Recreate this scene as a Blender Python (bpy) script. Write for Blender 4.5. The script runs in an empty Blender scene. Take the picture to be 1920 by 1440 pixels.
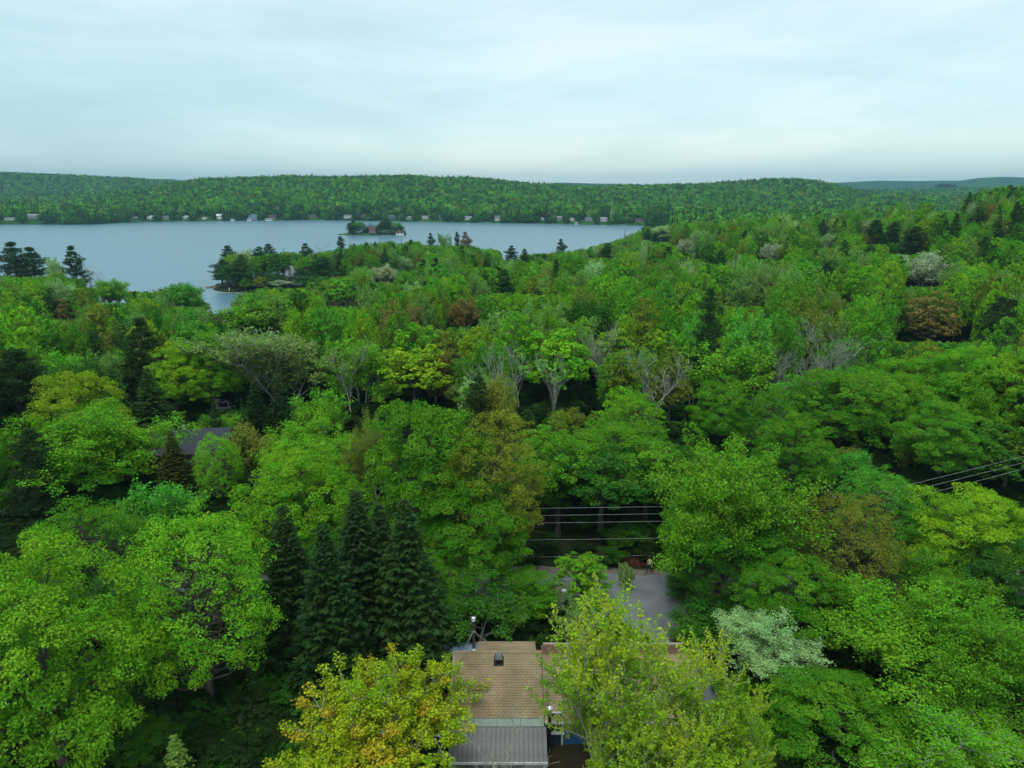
import bpy, math, random
import numpy as np
from mathutils import Vector, Matrix

# ------------------------------------------------------------------ camera, world, sun
SC = bpy.context.scene
C = SC.collection
CAMZ, PITCH, F = 55.0, math.radians(15.4), 1336.0
CP, SP = math.cos(PITCH), math.sin(PITCH)
cam = bpy.data.cameras.new('camera')
cam_o = bpy.data.objects.new('camera', cam)
C.objects.link(cam_o)
cam.sensor_width = 36
cam.lens = 36 * F / 1920
cam.clip_start, cam.clip_end = 0.5, 20000
cam_o.location = (0, 0, CAMZ)
cam_o.rotation_euler = (math.pi / 2 - PITCH, 0, 0)
SC.camera = cam_o

world = bpy.data.worlds.new('World')
SC.world = world
world.use_nodes = True
SUN_EL, SUN_AZ = math.radians(66), math.radians(200)     # high, a little behind and left


def N(nt, kind, **kw):
    n = nt.nodes.new(kind)
    for k, v in kw.items():
        if k in n.inputs.keys():
            n.inputs[k].default_value = v
        else:
            setattr(n, k, v)
    return n


wt = world.node_tree
wt.nodes.clear()
out = N(wt, 'ShaderNodeOutputWorld')
sky = N(wt, 'ShaderNodeTexSky', sky_type='NISHITA')
sky.sun_disc = False
sky.sun_elevation = SUN_EL
sky.sun_rotation = SUN_AZ
bg1 = N(wt, 'ShaderNodeBackground', Strength=0.05)
wt.links.new(sky.outputs[0], bg1.inputs['Color'])
tc = N(wt, 'ShaderNodeTexCoord')
sep = N(wt, 'ShaderNodeSeparateXYZ')
wt.links.new(tc.outputs['Generated'], sep.inputs[0])
# cloud layer seen in perspective: divide by height above the horizon, as a flat cloud deck would be
mp = N(wt, 'ShaderNodeMapping')
mp.inputs['Scale'].default_value = (1.2, 1.2, 6.0)
mp.inputs['Location'].default_value = (1.9, 0.6, 0.9)
wt.links.new(tc.outputs['Generated'], mp.inputs[0])
n1 = N(wt, 'ShaderNodeTexNoise', Scale=1.1, Detail=3.0, Roughness=0.45, Distortion=0.2)
wt.links.new(mp.outputs[0], n1.inputs['Vector'])
n2 = N(wt, 'ShaderNodeTexNoise', Scale=3.2, Detail=6.0, Roughness=0.55, Distortion=0.5)
wt.links.new(mp.outputs[0], n2.inputs['Vector'])
mix12 = N(wt, 'ShaderNodeMath', operation='MULTIPLY_ADD')
mix12.inputs[1].default_value = 0.62
wt.links.new(n2.outputs[0], mix12.inputs[0])
wt.links.new(n1.outputs[0], mix12.inputs[2])
# elevation brings more light higher up in the overcast
el = N(wt, 'ShaderNodeMath', operation='MULTIPLY_ADD')
el.inputs[1].default_value = 0.85
wt.links.new(sep.outputs['Z'], el.inputs[0])
wt.links.new(mix12.outputs[0], el.inputs[2])
# brighter towards the right of the picture (thin cloud in the east)
ex = N(wt, 'ShaderNodeMath', operation='MULTIPLY_ADD')
ex.inputs[1].default_value = 0.12
wt.links.new(sep.outputs['X'], ex.inputs[0])
wt.links.new(el.outputs[0], ex.inputs[2])
ramp = N(wt, 'ShaderNodeValToRGB')
cr = ramp.color_ramp
cr.elements[0].position = 0.50
cr.elements[0].color = (0.39, 0.62, 0.66, 1)
cr.elements[1].position = 1.0
mix12.use_clamp = False
cr.elements[1].color = (0.77, 0.90, 0.89, 1)
e = cr.elements.new(0.70)
e.color = (0.51, 0.73, 0.755, 1)
e = cr.elements.new(0.86)
e.color = (0.645, 0.83, 0.835, 1)
wt.links.new(ex.outputs[0], ramp.inputs[0])
bg2 = N(wt, 'ShaderNodeBackground', Strength=0.88)
wt.links.new(ramp.outputs[0], bg2.inputs['Color'])
add = N(wt, 'ShaderNodeAddShader')
wt.links.new(bg1.outputs[0], add.inputs[0])
wt.links.new(bg2.outputs[0], add.inputs[1])
wt.links.new(add.outputs[0], out.inputs['Surface'])

sun = bpy.data.lights.new('sun', 'SUN')
sun.energy = 1.5
sun.angle = math.radians(25)
sun.color = (1, 0.97, 0.9)
sun_o = bpy.data.objects.new('sun', sun)
C.objects.link(sun_o)
# sun direction: Blender sky rotation measured from +Y clockwise
sd = Vector((math.sin(SUN_AZ) * math.cos(SUN_EL), math.cos(SUN_AZ) * math.cos(SUN_EL), math.sin(SUN_EL)))
sun_o.rotation_euler = sd.to_track_quat('Z', 'Y').to_euler()
sun_o.location = (0, -30, 120)

vs = SC.view_settings
vs.view_transform = 'Standard'
vs.look = 'None'
vs.exposure = 0.0
vs.gamma = 1.0
vs.use_curve_mapping = False
cy = SC.cycles
cy.use_denoising = True
cy.max_bounces = 5
cy.diffuse_bounces = 1
cy.glossy_bounces = 2
cy.transmission_bounces = 3
cy.volume_bounces = 0
cy.transparent_max_bounces = 4
cy.use_adaptive_sampling = True
cy.adaptive_threshold = 0.02
cy.sample_clamp_indirect = 5.0


# ------------------------------------------------------------------ helpers
def ray(px, py):
    u, v = (px - 960) / F, (py - 720) / F
    return np.array((u, CP - v * SP, -SP - v * CP))


def at_Y(px, py, Y):
    d = ray(px, py)
    return np.array((0, 0, CAMZ)) + d * (Y / d[1])


def at_Z(px, py, z):
    d = ray(px, py)
    return np.array((0, 0, CAMZ)) + d * ((z - CAMZ) / d[2])


def project(x, y, z):
    dep = y * CP - (z - CAMZ) * SP
    up = y * SP + (z - CAMZ) * CP
    return 960 + F * x / dep, 720 - F * up / dep, dep


def mk_mesh(name, V, Q, mats=(), midx=None, attrs=None, smooth=False):
    """all-quad mesh from numpy arrays"""
    me = bpy.data.meshes.new(name)
    V = np.asarray(V, dtype=np.float32)
    Q = np.asarray(Q, dtype=np.int32)
    k = Q.shape[1]
    me.vertices.add(len(V))
    me.vertices.foreach_set('co', V.ravel())
    me.loops.add(Q.size)
    me.loops.foreach_set('vertex_index', Q.ravel())
    me.polygons.add(len(Q))
    me.polygons.foreach_set('loop_start', np.arange(0, Q.size, k, dtype=np.int32))
    me.update(calc_edges=True)
    for m in mats:
        me.materials.append(m)
    if midx is not None:
        me.polygons.foreach_set('material_index', np.asarray(midx, dtype=np.int32))
    if attrs:
        for an, arr in attrs.items():
            a = me.attributes.new(an, 'FLOAT', 'FACE')
            a.data.foreach_set('value', np.asarray(arr, dtype=np.float32))
    me.polygons.foreach_set('use_smooth', np.full(len(Q), smooth, dtype=bool))
    me.validate()
    return me


class MB:
    """collects quads and triangles-free pieces into one mesh"""

    def __init__(self):
        self.v, self.f = [], []

    def quad(self, a, b, c, d):
        n = len(self.v)
        self.v += [tuple(a), tuple(b), tuple(c), tuple(d)]
        self.f.append((n, n + 1, n + 2, n + 3))

    def box(self, x0, x1, y0, y1, z0, z1):
        self.hexa([(x0, y0, z0), (x1, y0, z0), (x1, y1, z0), (x0, y1, z0)],
                  [(x0, y0, z1), (x1, y0, z1), (x1, y1, z1), (x0, y1, z1)])

    def hexa(self, bot, top):
        n = len(self.v)
        self.v += [tuple(p) for p in bot] + [tuple(p) for p in top]
        for q in ((3, 2, 1, 0), (4, 5, 6, 7), (0, 1, 5, 4), (1, 2, 6, 5), (2, 3, 7, 6), (3, 0, 4, 7)):
            self.f.append(tuple(n + i for i in q))

    def tube(self, pts, rad, sides=6, cap=True):
        pts = [np.array(p, float) for p in pts]
        if not hasattr(rad, '__len__'):
            rad = [rad] * len(pts)
        n0 = len(self.v)
        for i, p in enumerate(pts):
            t = pts[min(i + 1, len(pts) - 1)] - pts[max(i - 1, 0)]
            t = t / (np.linalg.norm(t) + 1e-9)
            a = np.cross(t, (0.0, 0.0, 1.0) if abs(t[2]) < 0.9 else (1.0, 0.0, 0.0))
            a /= np.linalg.norm(a)
            b = np.cross(t, a)
            for k in range(sides):
                an = 2 * math.pi * k / sides
                self.v.append(tuple(p + rad[i] * (math.cos(an) * a + math.sin(an) * b)))
        for i in range(len(pts) - 1):
            for k in range(sides):
                k2 = (k + 1) % sides
                self.f.append((n0 + i * sides + k, n0 + i * sides + k2, n0 + (i + 1) * sides + k2, n0 + (i + 1) * sides + k))
        if cap and sides == 4 or cap and sides == 6 or cap and sides == 8 or cap and sides == 12:
            for off in (0, (len(pts) - 1) * sides):
                for k in range(0, sides - 2, 2):
                    self.f.append((n0 + off, n0 + off + k + 1, n0 + off + k + 2, n0 + off + (k + 3) % sides if k + 3 < sides else n0 + off))
        return self

    def lathe(self, c, prof, sides=16):
        """profile of (r, z) about a vertical axis at c"""
        n0 = len(self.v)
        for r, z in prof:
            for k in range(sides):
                an = 2 * math.pi * k / sides
                self.v.append((c[0] + r * math.cos(an), c[1] + r * math.sin(an), c[2] + z))
        for i in range(len(prof) - 1):
            for k in range(sides):
                k2 = (k + 1) % sides
                self.f.append((n0 + i * sides + k, n0 + i * sides + k2, n0 + (i + 1) * sides + k2, n0 + (i + 1) * sides + k))
        return self

    def arrays(self):
        # degenerate quads (repeated index) are kept apart as triangles by validate()
        return np.array(self.v, dtype=np.float32).reshape(-1, 3), [f for f in self.f]

    def build(self, name, mat, parent=None, smooth=False, loc=None, link=True):
        me = bpy.data.meshes.new(name)
        fs = []
        for f in self.f:
            g = []
            for i in f:
                if i not in g:
                    g.append(i)
            if len(g) >= 3:
                fs.append(g)
        me.from_pydata([tuple(map(float, p)) for p in self.v], [], fs)
        me.materials.append(mat)
        if smooth:
            me.polygons.foreach_set('use_smooth', np.full(len(me.polygons), True, dtype=bool))
        o = bpy.data.objects.new(name, me)
        if link:
            C.objects.link(o)
        if parent:
            o.parent = parent
        if loc is not None:
            o.location = loc
        return o


def empty(name, loc, label, cat, group=None, rz=0.0):
    o = bpy.data.objects.new(name, None)
    o.empty_display_size = 0.3
    C.objects.link(o)
    o.location = [float(a) for a in loc]
    o.rotation_euler = (0, 0, rz)
    tag(o, label, cat, group)
    return o


def tag(o, label=None, cat=None, group=None, kind=None):
    if label:
        o['label'] = label
    if cat:
        o['category'] = cat
    if group:
        o['group'] = group
    if kind:
        o['kind'] = kind
    return o


# ------------------------------------------------------------------ materials
def new_mat(name):
    m = bpy.data.materials.new(name)
    m.use_nodes = True
    nt = m.node_tree
    nt.nodes.clear()
    o = N(nt, 'ShaderNodeOutputMaterial')
    return m, nt, o


def noise_mat(name, col_a, col_b, scale=4.0, rough=0.8, bump=0.0, detail=5.0, spec=0.3, metal=0.0, stretch=None, bscale=None):
    m, nt, o = new_mat(name)
    b = N(nt, 'ShaderNodeBsdfPrincipled', Roughness=rough, Metallic=metal)
    b.inputs['Specular IOR Level'].default_value = spec
    t = N(nt, 'ShaderNodeTexCoord')
    vec = t.outputs['Object']
    if stretch:
        mpp = N(nt, 'ShaderNodeMapping')
        mpp.inputs['Scale'].default_value = stretch
        nt.links.new(vec, mpp.inputs[0])
        vec = mpp.outputs[0]
    n = N(nt, 'ShaderNodeTexNoise', Scale=scale, Detail=detail, Roughness=0.6)
    nt.links.new(vec, n.inputs['Vector'])
    r = N(nt, 'ShaderNodeValToRGB')
    r.color_ramp.elements[0].position = 0.32
    r.color_ramp.elements[1].position = 0.68
    r.color_ramp.elements[0].color = (*col_a, 1)
    r.color_ramp.elements[1].color = (*col_b, 1)
    nt.links.new(n.outputs[0], r.inputs[0])
    nt.links.new(r.outputs[0], b.inputs['Base Color'])
    if bump:
        bn = N(nt, 'ShaderNodeTexNoise', Scale=bscale or scale * 3, Detail=6.0)
        nt.links.new(vec, bn.inputs['Vector'])
        bp = N(nt, 'ShaderNodeBump', Strength=bump, Distance=0.05)
        nt.links.new(bn.outputs[0], bp.inputs['Height'])
        nt.links.new(bp.outputs[0], b.inputs['Normal'])
    nt.links.new(b.outputs[0], o.inputs['Surface'])
    return m


def leaf_mat(name, source, gloss=0.05, trans=0.30, second=None):
    """source: OBJECT colour or an attribute carried by each instance"""
    m, nt, o = new_mat(name)
    if source == 'OBJECT':
        oi = N(nt, 'ShaderNodeObjectInfo')
        col = oi.outputs['Color']
    else:
        at = N(nt, 'ShaderNodeAttribute', attribute_type='INSTANCER', attribute_name='tint')
        col = at.outputs['Color']
    tone = N(nt, 'ShaderNodeAttribute', attribute_type='GEOMETRY', attribute_name='tone')
    clump = N(nt, 'ShaderNodeAttribute', attribute_type='GEOMETRY', attribute_name='clump')
    if second:
        # the crown carries leaves of several colours, clump by clump
        rmp = N(nt, 'ShaderNodeValToRGB')
        rmp.color_ramp.interpolation = 'LINEAR'
        while len(rmp.color_ramp.elements) < len(second):
            rmp.color_ramp.elements.new(0.5)
        for el_, (p, c) in zip(rmp.color_ramp.elements, second):
            el_.position = p
            el_.color = (*c, 1)
        nt.links.new(clump.outputs['Fac'], rmp.inputs[0])
        col = rmp.outputs[0]
    hs = N(nt, 'ShaderNodeHueSaturation')
    mr = N(nt, 'ShaderNodeMapRange')
    mr.inputs['To Min'].default_value = 0.60
    mr.inputs['To Max'].default_value = 1.45
    nt.links.new(tone.outputs['Fac'], mr.inputs['Value'])
    mr2 = N(nt, 'ShaderNodeMapRange')
    mr2.inputs['To Min'].default_value = 0.517
    mr2.inputs['To Max'].default_value = 0.483
    nt.links.new(clump.outputs['Fac'], mr2.inputs['Value'])
    nt.links.new(mr.outputs[0], hs.inputs['Value'])
    nt.links.new(mr2.outputs[0], hs.inputs['Hue'])
    nt.links.new(col, hs.inputs['Color'])
    d = N(nt, 'ShaderNodeBsdfDiffuse')
    t = N(nt, 'ShaderNodeBsdfTranslucent')
    nt.links.new(hs.outputs[0], d.inputs['Color'])
    nt.links.new(hs.outputs[0], t.inputs['Color'])
    mx = N(nt, 'ShaderNodeMixShader', Fac=trans)
    nt.links.new(d.outputs[0], mx.inputs[1])
    nt.links.new(t.outputs[0], mx.inputs[2])
    g = N(nt, 'ShaderNodeBsdfGlossy', Roughness=0.5)
    g.inputs['Color'].default_value = (0.8, 0.9, 0.8, 1)
    mx2 = N(nt, 'ShaderNodeMixShader', Fac=gloss * 0.18)
    nt.links.new(mx.outputs[0], mx2.inputs[1])
    nt.links.new(g.outputs[0], mx2.inputs[2])
    nt.links.new(mx2.outputs[0], o.inputs['Surface'])
    return m


M = {}
M['leaf'] = leaf_mat('leaf', 'OBJECT')
M['leaf_i'] = leaf_mat('leaf_massed', 'INST')
M['leaf_warm'] = leaf_mat('leaf_warm', 'OBJECT', second=[(0.0, (0.50, 0.34, 0.022)), (0.06, (0.50, 0.39, 0.018)), (0.15, (0.42, 0.47, 0.012)),
                                                        (0.5, (0.30, 0.47, 0.010)), (1.0, (0.14, 0.40, 0.010))])
M['leaf_yellow'] = leaf_mat('leaf_yellow', 'OBJECT', second=[(0.0, (0.40, 0.44, 0.010)), (0.35, (0.32, 0.49, 0.010)), (0.7, (0.22, 0.45, 0.012)), (1.0, (0.13, 0.34, 0.012))])
M['bark'] = noise_mat('bark', (0.045, 0.038, 0.03), (0.13, 0.115, 0.095), 3.0, 0.9, 0.5, stretch=(3, 3, 0.6))
M['bark_pale'] = noise_mat('bark_pale', (0.20, 0.20, 0.17), (0.42, 0.43, 0.38), 2.0, 0.85, 0.3, stretch=(2, 2, 1.2))
M['bark_grey'] = noise_mat('bark_grey', (0.26, 0.29, 0.23), (0.46, 0.50, 0.42), 2.0, 0.9, 0.3, stretch=(2, 2, 0.8))
M['shingle'] = noise_mat('shingle', (0.20, 0.150, 0.088), (0.37, 0.285, 0.17), 0.55, 0.92, 0.4, bscale=60, detail=12.0)
M['shingle_dark'] = noise_mat('shingle_brown_dark', (0.09, 0.05, 0.03), (0.17, 0.10, 0.06), 2.2, 0.92, 0.4, bscale=60)
M['underlay'] = noise_mat('roof_underlay', (0.05, 0.035, 0.022), (0.08, 0.055, 0.035), 3, 0.95)
M['charcoal'] = noise_mat('charcoal_shingle', (0.030, 0.034, 0.045), (0.058, 0.064, 0.080), 5, 0.9, 0.3)
M['greyroof'] = noise_mat('grey_roof', (0.20, 0.21, 0.25), (0.28, 0.29, 0.33), 1.5, 0.8, 0.2)
M['metal_roof'] = noise_mat('metal_roof', (0.14, 0.135, 0.13), (0.20, 0.195, 0.19), 1.2, 0.5, 0.05, metal=0.1)
M['flashing'] = noise_mat('green_flashing', (0.17, 0.23, 0.18), (0.23, 0.29, 0.235), 1.5, 0.6)
M['white'] = noise_mat('white_paint', (0.60, 0.62, 0.60), (0.78, 0.80, 0.78), 3, 0.6)
M['navy'] = noise_mat('navy_siding', (0.022, 0.045, 0.085), (0.035, 0.065, 0.12), 3, 0.7)
M['blue'] = noise_mat('blue_siding', (0.025, 0.09, 0.20), (0.035, 0.12, 0.27), 3, 0.7)
M['glass'] = noise_mat('window_glass', (0.03, 0.04, 0.045), (0.05, 0.065, 0.07), 1, 0.08, spec=0.8)
M['black_metal'] = noise_mat('black_metal', (0.012, 0.012, 0.013), (0.03, 0.03, 0.03), 6, 0.5, metal=0.3)
M['rust_pipe'] = noise_mat('weathered_pipe', (0.05, 0.042, 0.038), (0.10, 0.085, 0.075), 5, 0.6, metal=0.4)
M['steel'] = noise_mat('bright_steel', (0.62, 0.64, 0.66), (0.8, 0.82, 0.83), 4, 0.35, metal=0.6, spec=0.5)
M['wood_pole'] = noise_mat('pole_wood', (0.06, 0.052, 0.042), (0.13, 0.115, 0.095), 5, 0.9, 0.4, stretch=(4, 4, 0.5))
M['plank'] = noise_mat('sawn_board', (0.42, 0.36, 0.27), (0.6, 0.53, 0.42), 3, 0.8, stretch=(0.4, 4, 4))
M['hull'] = noise_mat('boat_hull', (0.42, 0.50, 0.52), (0.55, 0.62, 0.64), 1.2, 0.35, spec=0.5)
M['tarp'] = noise_mat('blue_tarp', (0.12, 0.22, 0.34), (0.30, 0.42, 0.52), 1.6, 0.5, 0.6, bscale=3, stretch=(1, 3, 1))
M['canopy'] = noise_mat('pale_sheet', (0.36, 0.42, 0.41), (0.5, 0.56, 0.54), 1.5, 0.6)
M['wire'] = noise_mat('wire_metal', (0.8, 0.83, 0.8), (0.9, 0.92, 0.9), 1, 0.5)
M['rock'] = noise_mat('shore_rock', (0.10, 0.09, 0.08), (0.24, 0.22, 0.2), 0.6, 0.9, 0.5)
M['dock'] = noise_mat('dock_wood', (0.32, 0.30, 0.27), (0.45, 0.43, 0.39), 2, 0.9)
M['red_roof'] = noise_mat('red_brown_roof', (0.07, 0.035, 0.035), (0.11, 0.05, 0.05), 1, 0.8)
M['brown'] = noise_mat('brown_wall', (0.12, 0.075, 0.06), (0.18, 0.12, 0.10), 1, 0.8)
M['pink'] = noise_mat('red_wall', (0.20, 0.07, 0.07), (0.26, 0.10, 0.10), 1, 0.8)
M['greywall'] = noise_mat('grey_wall', (0.26, 0.29, 0.31), (0.36, 0.39, 0.41), 1, 0.8)
M['bluewall'] = noise_mat('blue_grey_wall', (0.16, 0.24, 0.32), (0.22, 0.31, 0.40), 1, 0.8)
M['slate'] = noise_mat('slate_roof', (0.09, 0.11, 0.12), (0.15, 0.17, 0.18), 1, 0.8)
M['brush'] = noise_mat('red_twigs', (0.09, 0.035, 0.02), (0.22, 0.09, 0.045), 3, 0.9)
M['skin'] = noise_mat('skin', (0.42, 0.26, 0.19), (0.48, 0.31, 0.23), 8, 0.6)
M['shirt'] = noise_mat('pale_shirt', (0.52, 0.55, 0.22), (0.60, 0.63, 0.28), 8, 0.9)
M['jeans'] = noise_mat('dark_trousers', (0.010, 0.025, 0.035), (0.02, 0.045, 0.06), 8, 0.9)
M['hair'] = noise_mat('dark_hair', (0.02, 0.013, 0.01), (0.04, 0.028, 0.02), 20, 0.7)


def ground_mat():
    m, nt, o = new_mat('forest_floor')
    b = N(nt, 'ShaderNodeBsdfPrincipled', Roughness=0.95)
    b.inputs['Specular IOR Level'].default_value = 0.1
    t = N(nt, 'ShaderNodeTexCoord')
    n = N(nt, 'ShaderNodeTexNoise', Scale=0.12, Detail=8.0, Roughness=0.65)
    nt.links.new(t.outputs['Object'], n.inputs['Vector'])
    r = N(nt, 'ShaderNodeValToRGB')
    ce = r.color_ramp
    ce.elements[0].position, ce.elements[0].color = 0.38, (0.018, 0.030, 0.010, 1)
    ce.elements[1].position, ce.elements[1].color = 0.62, (0.05, 0.034, 0.02, 1)
    x = ce.elements.new(0.5)
    x.color = (0.025, 0.045, 0.012, 1)
    nt.links.new(n.outputs[0], r.inputs[0])
    nt.links.new(r.outputs[0], b.inputs['Base Color'])
    nb = N(nt, 'ShaderNodeTexNoise', Scale=1.2, Detail=8.0, Roughness=0.7)
    nt.links.new(t.outputs['Object'], nb.inputs['Vector'])
    bp = N(nt, 'ShaderNodeBump', Strength=0.8, Distance=0.4)
    nt.links.new(nb.outputs[0], bp.inputs['Height'])
    nt.links.new(bp.outputs[0], b.inputs['Normal'])
    nt.links.new(b.outputs[0], o.inputs['Surface'])
    return m


def hills_mat():
    m, nt, o = new_mat('distant_canopy')
    b = N(nt, 'ShaderNodeBsdfPrincipled', Roughness=1.0)
    b.inputs['Specular IOR Level'].default_value = 0.0
    t = N(nt, 'ShaderNodeTexCoord')
    n = N(nt, 'ShaderNodeTexVoronoi', Scale=0.09)
    nt.links.new(t.outputs['Object'], n.inputs['Vector'])
    n2_ = N(nt, 'ShaderNodeTexNoise', Scale=0.01, Detail=6.0)
    nt.links.new(t.outputs['Object'], n2_.inputs['Vector'])
    r = N(nt, 'ShaderNodeValToRGB')
    r.color_ramp.elements[0].position, r.color_ramp.elements[0].color = 0.35, (0.015, 0.045, 0.018, 1)
    r.color_ramp.elements[1].position, r.color_ramp.elements[1].color = 0.65, (0.04, 0.12, 0.02, 1)
    nt.links.new(n2_.outputs[0], r.inputs[0])
    nt.links.new(r.outputs[0], b.inputs['Base Color'])
    bp = N(nt, 'ShaderNodeBump', Strength=1.0, Distance=6.0)
    bp.invert = True
    nt.links.new(n.outputs['Distance'], bp.inputs['Height'])
    nt.links.new(bp.outputs[0], b.inputs['Normal'])
    nt.links.new(b.outputs[0], o.inputs['Surface'])
    return m


def water_mat():
    m, nt, o = new_mat('lake_water')
    b = N(nt, 'ShaderNodeBsdfPrincipled', Roughness=0.30, IOR=1.333)
    b.inputs['Base Color'].default_value = (0.085, 0.20, 0.26, 1)
    b.inputs['Specular IOR Level'].default_value = 0.5
    t = N(nt, 'ShaderNodeTexCoord')
    mpp = N(nt, 'ShaderNodeMapping')
    mpp.inputs['Scale'].default_value = (0.18, 0.8, 1)
    nt.links.new(t.outputs['Object'], mpp.inputs[0])
    n = N(nt, 'ShaderNodeTexNoise', Scale=1.0, Detail=4.0, Roughness=0.6)
    nt.links.new(mpp.outputs[0], n.inputs['Vector'])
    n2_ = N(nt, 'ShaderNodeTexNoise', Scale=0.03, Detail=3.0)
    nt.links.new(mpp.outputs[0], n2_.inputs['Vector'])
    mr = N(nt, 'ShaderNodeMapRange')
    mr.inputs['From Min'].default_value = 0.35
    mr.inputs['From Max'].default_value = 0.65
    mr.inputs['To Min'].default_value = 0.12
    mr.inputs['To Max'].default_value = 0.34
    nt.links.new(n2_.outputs[0], mr.inputs['Value'])
    bp = N(nt, 'ShaderNodeBump', Distance=0.12)
    nt.links.new(mr.outputs[0], bp.inputs['Strength'])
    nt.links.new(n.outputs[0], bp.inputs['Height'])
    nt.links.new(bp.outputs[0], b.inputs['Normal'])
    nt.links.new(b.outputs[0], o.inputs['Surface'])
    return m


M['ground'] = ground_mat()
M['hills'] = hills_mat()
M['water'] = water_mat()
M['asphalt'] = noise_mat('asphalt', (0.13, 0.15, 0.155), (0.20, 0.22, 0.225), 0.5, 0.9, 0.3, bscale=30)
M['gravel'] = noise_mat('gravel_verge', (0.12, 0.10, 0.085), (0.22, 0.19, 0.16), 1.5, 0.95, 0.6, bscale=14)


# ------------------------------------------------------------------ terrain
SHORE = np.array([(-1500, 330), (-420, 338), (-250, 342), (-200, 340), (-160, 322), (-141, 314), (-134, 318), (-126, 322),
                  (-118, 335), (-112, 352), (-118, 372), (-136, 381), (-152, 386), (-164, 394), (-170, 405), (-176, 425), (-165, 455), (-125, 490),
                  (-80, 515), (-36, 518), (10, 470), (50, 490), (80, 545), (98, 620), (125, 720), (155, 850), (188, 990), (214, 1085),
                  (205, 1100), (90, 1135), (35, 1165), (-60, 1190), (-145, 1215), (-250, 1255), (-343, 1285), (-450, 1262),
                  (-560, 1232), (-636, 1185), (-645, 1130), (-850, 1128), (-1500, 1110)], float)
ISLAND = (-172.0, 884.0, 38.0, 17.0)


def poly_sdf(P, x, y):
    """>0 outside the polygon, <0 inside"""
    x = np.asarray(x, float)
    y = np.asarray(y, float)
    d = np.full(x.shape, 1e18)
    ins = np.zeros(x.shape, bool)
    n = len(P)
    for i in range(n):
        ax, ay = P[i]
        bx, by = P[(i + 1) % n]
        ex_, ey_ = bx - ax, by - ay
        t = np.clip(((x - ax) * ex_ + (y - ay) * ey_) / (ex_ * ex_ + ey_ * ey_), 0, 1)
        d = np.minimum(d, (x - ax - t * ex_) ** 2 + (y - ay - t * ey_) ** 2)
        c = (ay > y) != (by > y)
        with np.errstate(divide='ignore', invalid='ignore'):
            xi = (bx - ax) * (y - ay) / (by - ay) + ax if by != ay else np.full(x.shape, 1e9)
        ins ^= c & (x < xi)
    d = np.sqrt(d)
    return np.where(ins, -d, d)


CTRL = np.array([(0, -40, 17.5), (0, 30, 17.5), (0, 60, 17.5), (-40, 60, 17.5), (40, 60, 17.6), (-60, 20, 17.5), (70, 30, 17.5),
                 (-80, 95, 16.5), (0, 100, 17), (80, 95, 16.8), (60, 130, 14.5), (0, 150, 14.5), (-80, 150, 12.5), (-160, 150, 12), (-160, 210, 6),
                 (-60, 220, 8), (0, 250, 9), (60, 250, 12), (120, 220, 18.5), (-200, 270, 4), (-100, 280, 5), (0, 330, 6), (60, 350, 8),
                 (180, 250, 30), (212, 300, 36), (265, 380, 40), (177, 300, 28), (150, 310, 20), (150, 360, 18), (199, 410, 25), (189, 460, 23),
                 (170, 510, 14), (158, 600, 8), (103, 550, 5), (14, 440, 2.5), (-120, 420, 4), (-60, 450, 4), (-80, 350, 4),
                 (200, 700, 8), (350, 700, 12), (290, 540, 26), (380, 450, 40), (450, 600, 26), (120, 160, 16.5), (200, 160, 24), (300, 250, 42),
                 (500, 300, 50), (600, 700, 16), (-300, 200, 8), (-400, 270, 5), (-300, 80, 15)], float)


def near_h(x, y):
    x = np.asarray(x, float)
    y = np.asarray(y, float)
    num = np.zeros(x.shape)
    den = np.zeros(x.shape)
    for cx, cy_, cz in CTRL:
        d2 = (x - cx) ** 2 + (y - cy_) ** 2 + 120.0
        w = 1.0 / d2 ** 1.6
        num += w * cz
        den += w
    return num / den


def t_of(py):
    v = (np.asarray(py, float) - 720) / F
    return (-SP - v * CP) / (CP - v * SP)


R1 = np.array([(-300, 372), (0, 370), (150, 367), (280, 353), (330, 341), (380, 335), (450, 332), (600, 332), (750, 329), (860, 332),
               (950, 340), (1010, 346), (1100, 349), (1200, 347), (1350, 344), (1440, 338), (1490, 335), (1535, 339), (1585, 350), (1650, 364), (1800, 368), (2400, 368)], float)
R2 = np.array([(-300, 318), (0, 323), (60, 324), (150, 328), (250, 334), (300, 337), (350, 342), (600, 350), (950, 356), (1600, 356),
               (1700, 355), (1800, 353), (1950, 350), (2400, 340)], float)
R3 = np.array([(-300, 340), (0, 345), (230, 340), (290, 336), (325, 336), (360, 343), (900, 349), (1010, 345), (1060, 343), (1150, 345), (1210, 350), (1500, 351), (1550, 344),
               (1650, 339), (1730, 340), (1800, 339), (1830, 334), (1880, 332), (1950, 335), (2400, 330)], float)
Y1, Y2, Y3 = 1900.0, 2700.0, 5600.0


def lumps(x, y):
    return (np.sin(x * 0.011 + 1.3) * np.cos(y * 0.013 + 0.4) * 6 + np.sin(x * 0.027 + y * 0.019) * 3
            + np.sin(x * 0.05 - y * 0.041 + 2.0) * 1.5)


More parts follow.
